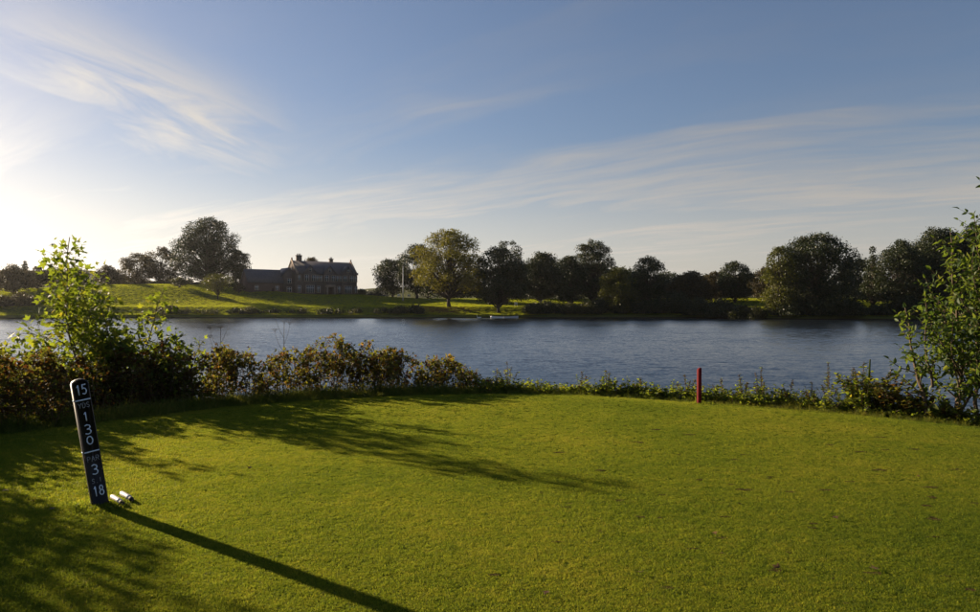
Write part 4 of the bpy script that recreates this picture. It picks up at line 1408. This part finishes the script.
# fallen leaves on the tee
for i, (u, v) in enumerate([(5, 493), (34, 503), (52, 511), (30, 447), (82, 437), (715, 536), (776, 570), (722, 556), (874, 572), (918, 478), (836, 520), (546, 596), (640, 575), (250, 470)]):
    Y = FP * CAMZ / (v - 306); X = px_x(u, Y)
    r = np.random.RandomState(i)
    q = MB(); tv, t3, _ = PALM[i % 4]
    cv = tv.copy(); cv[:, 1] -= .8; cv[:, 2] += .35 * cv[:, 0] ** 2 + .25 * cv[:, 1] ** 2
    q.add(cv * r.uniform(.05, .08), f3=t3, tint=r.uniform(.1, .9))
    o = q.build('fallen_leaf', M['dead_leaf'], loc=(X, Y, gz(X, Y) + .022))
    o.rotation_euler = (r.uniform(-.3, .3), r.uniform(-.3, .3), r.uniform(0, 6.28))
    tag(o, 'curled brown fallen leaf lying in the shade beside the post' if u < 100 else 'small brown fallen leaf lying on the open mown tee', 'leaf', 'fallen leaves beside the post' if u < 100 else 'fallen leaves on the open tee')

# ------------------------------------------------------------------ grass
def blade_tuft(seed, n, rad, h0, h1, w_, bend):
    r = np.random.RandomState(seed)
    a = r.uniform(0, 6.28, n); q = np.sqrt(r.uniform(0, 1, n)) * rad
    base = np.stack([np.cos(a) * q, np.sin(a) * q, np.full(n, -.004)], 1)
    h = r.uniform(h0, h1, n); az = r.uniform(0, 6.28, n)
    d = np.stack([np.cos(az), np.sin(az), np.zeros(n)], 1)
    s = np.stack([-np.sin(az), np.cos(az), np.zeros(n)], 1)
    # side of the blade faces any way, independent of its bend
    fa = r.uniform(0, 6.28, n); s = np.stack([np.cos(fa), np.sin(fa), np.zeros(n)], 1)
    bd = r.uniform(.1, 1, n) * bend
    ww = w_ * r.uniform(.7, 1.3, n)
    up_ = np.array([0, 0, 1.0])
    P = [base, base + up_ * (h * .55)[:, None] + d * (h * bd * .25)[:, None], base + up_ * (h * (1 - .25 * bd))[:, None] + d * (h * bd)[:, None]]
    v = np.stack([P[0] - s * (ww / 2)[:, None], P[0] + s * (ww / 2)[:, None], P[1] - s * (ww * .42)[:, None], P[1] + s * (ww * .42)[:, None], P[2]], 1).reshape(-1, 3)
    off = (np.arange(n) * 5)[:, None]
    mb = MB()
    mb.add(v, f3=np.array([[2, 3, 4]]) + off, f4=np.array([[0, 1, 3, 2]]) + off, tint=np.repeat(np.clip(r.normal(.5, .22, n), 0, 1), 5))
    return mb


def grass_field(name, pts, scl, tufts, mat, seed=0):
    """instances of small tufts on given points"""
    r = np.random.RandomState(seed)
    n = len(pts)
    me = bpy.data.meshes.new(name)
    me.vertices.add(n); me.vertices.foreach_set('co', pts.astype(np.float32).ravel())
    a = me.attributes.new('rot', 'FLOAT_VECTOR', 'POINT')
    rv = np.stack([r.normal(size=n) * .08, r.normal(size=n) * .08, r.uniform(0, 6.28, n)], 1)
    a.data.foreach_set('vector', rv.astype(np.float32).ravel())
    a = me.attributes.new('scl', 'FLOAT', 'POINT'); a.data.foreach_set('value', scl.astype(np.float32))
    o = link(name, me); o['kind'] = 'stuff'
    ng = bpy.data.node_groups.new(name + '_nodes', 'GeometryNodeTree')
    ng.interface.new_socket('Geometry', in_out='INPUT', socket_type='NodeSocketGeometry')
    ng.interface.new_socket('Geometry', in_out='OUTPUT', socket_type='NodeSocketGeometry')
    N, L = ng.nodes, ng.links
    gi, go = N.new('NodeGroupInput'), N.new('NodeGroupOutput')
    join = N.new('GeometryNodeGeometryToInstance')
    for k, tf in enumerate(tufts):
        tm = tf.mesh('tuft'); tm.materials.append(mat)
        to = bpy.data.objects.new('tuft_source', tm)
        oi = N.new('GeometryNodeObjectInfo'); oi.inputs['Object'].default_value = to
        L.new(oi.outputs['Geometry'], join.inputs[0])
    iop = N.new('GeometryNodeInstanceOnPoints')
    L.new(gi.outputs[0], iop.inputs['Points'])
    L.new(join.outputs[0], iop.inputs['Instance'])
    iop.inputs['Pick Instance'].default_value = True
    na = N.new('GeometryNodeInputNamedAttribute'); na.data_type = 'FLOAT_VECTOR'; na.inputs['Name'].default_value = 'rot'
    L.new(na.outputs['Attribute'], iop.inputs['Rotation'])
    nb = N.new('GeometryNodeInputNamedAttribute'); nb.data_type = 'FLOAT'; nb.inputs['Name'].default_value = 'scl'
    L.new(nb.outputs['Attribute'], iop.inputs['Scale'])
    L.new(iop.outputs[0], go.inputs[0])
    md = o.modifiers.new('scatter', 'NODES'); md.node_group = ng
    return o


def mat_grass(name, stops, tstops, transl, scale, vary):
    m, t, out = new_mat(name)
    at = t.add('ShaderNodeAttribute', attribute_name='tint').outputs['Fac']
    pos = t.add('ShaderNodeNewGeometry').outputs['Position']
    n = t.math('ADD', t.noise(pos, scale * .38, 5, .65), t.math('MULTIPLY', t.noise(pos, scale * 7, 4, .65), .6))
    f = t.math('ADD', at, t.math('MULTIPLY', t.math('SUBTRACT', n, .80), vary), clamp=True)
    c, tc = t.ramp(f, stops), t.ramp(f, tstops)
    b = principled(t, c, .6, .12)
    tr = t.add('ShaderNodeBsdfTranslucent'); t.put(tr.inputs[0], tc)
    mx = t.add('ShaderNodeMixShader'); mx.inputs[0].default_value = transl
    t.l.new(b.outputs[0], mx.inputs[1]); t.l.new(tr.outputs[0], mx.inputs[2])
    t.l.new(mx.outputs[0], out.inputs[0])
    return m


M['grass'] = mat_grass('mown_grass', [(0, (.04, .07, .010)), (.5, (.075, .11, .012)), (1, (.16, .155, .025))],
                       [(0, (.14, .20, .016)), (.5, (.285, .335, .022)), (1, (.46, .41, .04))], .58, .9, 1.8)
M['lawn'] = mat_grass('lawn_grass', [(0, (.05, .075, .012)), (.5, (.09, .12, .016)), (1, (.15, .15, .03))],
                      [(0, (.26, .34, .012)), (.5, (.43, .48, .015)), (1, (.56, .52, .03))], .58, .05, .7)
M['rough'] = mat_grass('rough_grass', [(0, (.03, .05, .010)), (.5, (.06, .09, .015)), (1, (.13, .12, .03))],
                       [(0, (.09, .14, .012)), (.5, (.18, .22, .018)), (1, (.32, .27, .04))], .48, .8, 1.6)
# bare divots in the turf: small scars of earth without grass
rd = np.random.RandomState(21)
DIV = []
for u, v in [(770, 477), (745, 455), (700, 480), (735, 460), (790, 492), (932, 497), (975, 503), (935, 519), (880, 470), (955, 470), (830, 445), (640, 443), (560, 452), (480, 441), (722, 538), (776, 571), (873, 574), (690, 435), (860, 452), (915, 450), (600, 470), (825, 490), (930, 487), (745, 490), (655, 430), (880, 438), (620, 500)]:
    Y = FP * CAMZ / (v - 306)
    DIV.append((px_x(u, Y), Y, rd.uniform(.03, .10), rd.uniform(.018, .04)))
for _ in range(46):
    u, v = rd.uniform(470, 985), 306 + 1.0 / rd.uniform(1 / 300.0, 1 / 118.0)
    Y = FP * CAMZ / (v - 306)
    DIV.append((px_x(u, Y), Y, rd.uniform(.015, .06), rd.uniform(.010, .026)))
M['soil'] = mat_simple('divot_soil', (.035, .026, .012), (.085, .06, .024), 40, 1.0, .0, .6, .01)
for X, Y, a_, b_ in DIV:
    q = MB(); n = 12
    V = [(0, 0, .006)] + [(a_ * math.cos(k / n * 6.283) * rd.uniform(.7, 1.15), b_ * math.sin(k / n * 6.283) * rd.uniform(.7, 1.15), .004) for k in range(n)]
    q.add(V, f3=[(0, k + 1, (k + 1) % n + 1) for k in range(n)])
    q.build('divot', M['soil'], ground, loc=(X, Y, gz(X, Y)))
rg = np.random.RandomState(5)
N0 = 420000
yy = rg.uniform(2.4, 14.2, N0); xx = rg.uniform(-1, 1, N0) * (1.6 + .76 * yy)
area = 11.8 * 2 * (1.6 + .76 * 8.3)
dE = edge_d(xx, yy)
dens = np.where(yy < 6, 1.0, np.clip(1.0 - (yy - 6) * .07, .5, 1))
ok = (dE < .15) & (rg.uniform(0, 1, N0) < dens * 1900 * area / N0)
for X, Y, a_, b_ in DIV:
    ok &= ((xx - X) / (a_ * .9)) ** 2 + ((yy - Y) / (b_ * .9)) ** 2 > rg.uniform(.5, 1.1, N0)
xx, yy = xx[ok], yy[ok]
pts = np.stack([xx, yy, height(xx, yy)], 1)
scl = rg.uniform(.55, .95, len(xx)) * (1 + .22 * vnoise(xx, yy, 1.1, 4))
# longer grass on the left around the post and at the rim
scl *= 1 + 1.2 * ss(-1.6, -3.6, xx + .35 * (yy - 5)) * ss(9.5, 7, yy) + .8 * ss(-.5, .1, edge_d(xx, yy))
for fx, fy in ((PX, PY), (SX, SY)):      # uncut grass round the foot of the post and the stake
    scl *= 1 + 1.3 * ss(.24, .06, np.hypot(xx - fx, yy - fy))
print('tee tufts', len(xx))
grass_field('tee_grass', pts, scl, [blade_tuft(k, 44, .042, .007, .020, .0024, .9) for k in range(5)], M['grass'], 1)
# rough grass on the bank
N1 = 60000
yy = rg.uniform(5, 16, N1); xx = rg.uniform(-14, 13, N1)
dE = edge_d(xx, yy)
ok = (dE > -.05) & (dE < 2.2) & (rg.uniform(0, 1, N1) < np.clip(1.1 - dE * .35, 0, 1))
xx, yy = xx[ok], yy[ok]
dE = dE[ok]
print('bank tufts', len(xx))
grass_field('bank_grass', np.stack([xx, yy, height(xx, yy)], 1), rg.uniform(.5, 1.1, len(xx)) * (.35 + .65 * ss(0, .5, dE)) * (1 + .5 * ss(1.5, -2, xx)), [blade_tuft(20 + k, 34, .07, .07, .24, .0055, 1.0) for k in range(4)], M['rough'], 2)
# far lawns
N2 = 150000
xx = rg.uniform(-190, 110, N2); yy = rg.uniform(160, 262, N2)
s_ = yy - shore_y(xx)
ok = s_ > 1.0
xx, yy = xx[ok], yy[ok]
print('lawn tufts', len(xx))
grass_field('lawn_grass', np.stack([xx, yy, height(xx, yy)], 1), rg.uniform(.6, 1.1, len(xx)) * (1 + 1.6 * ss(5, 1, yy - shore_y(xx))), [blade_tuft(40 + k, 46, .42, .035, .09, .045, 1.0) for k in range(3)], M['lawn'], 3)

# ------------------------------------------------------------------ haze
hz_ = MB(); hz_.box(-50, 780, 27, 2600, 1800, 66)
m, t, out = new_mat('haze_air')
pv = t.add('ShaderNodeVolumePrincipled')
pv.inputs['Color'].default_value = (.92, .93, .96, 1)
pv.inputs['Density'].default_value = HAZE
pv.inputs['Anisotropy'].default_value = .55
t.l.new(pv.outputs[0], out.inputs['Volume'])
tag(hz_.build('haze', m), kind='stuff')
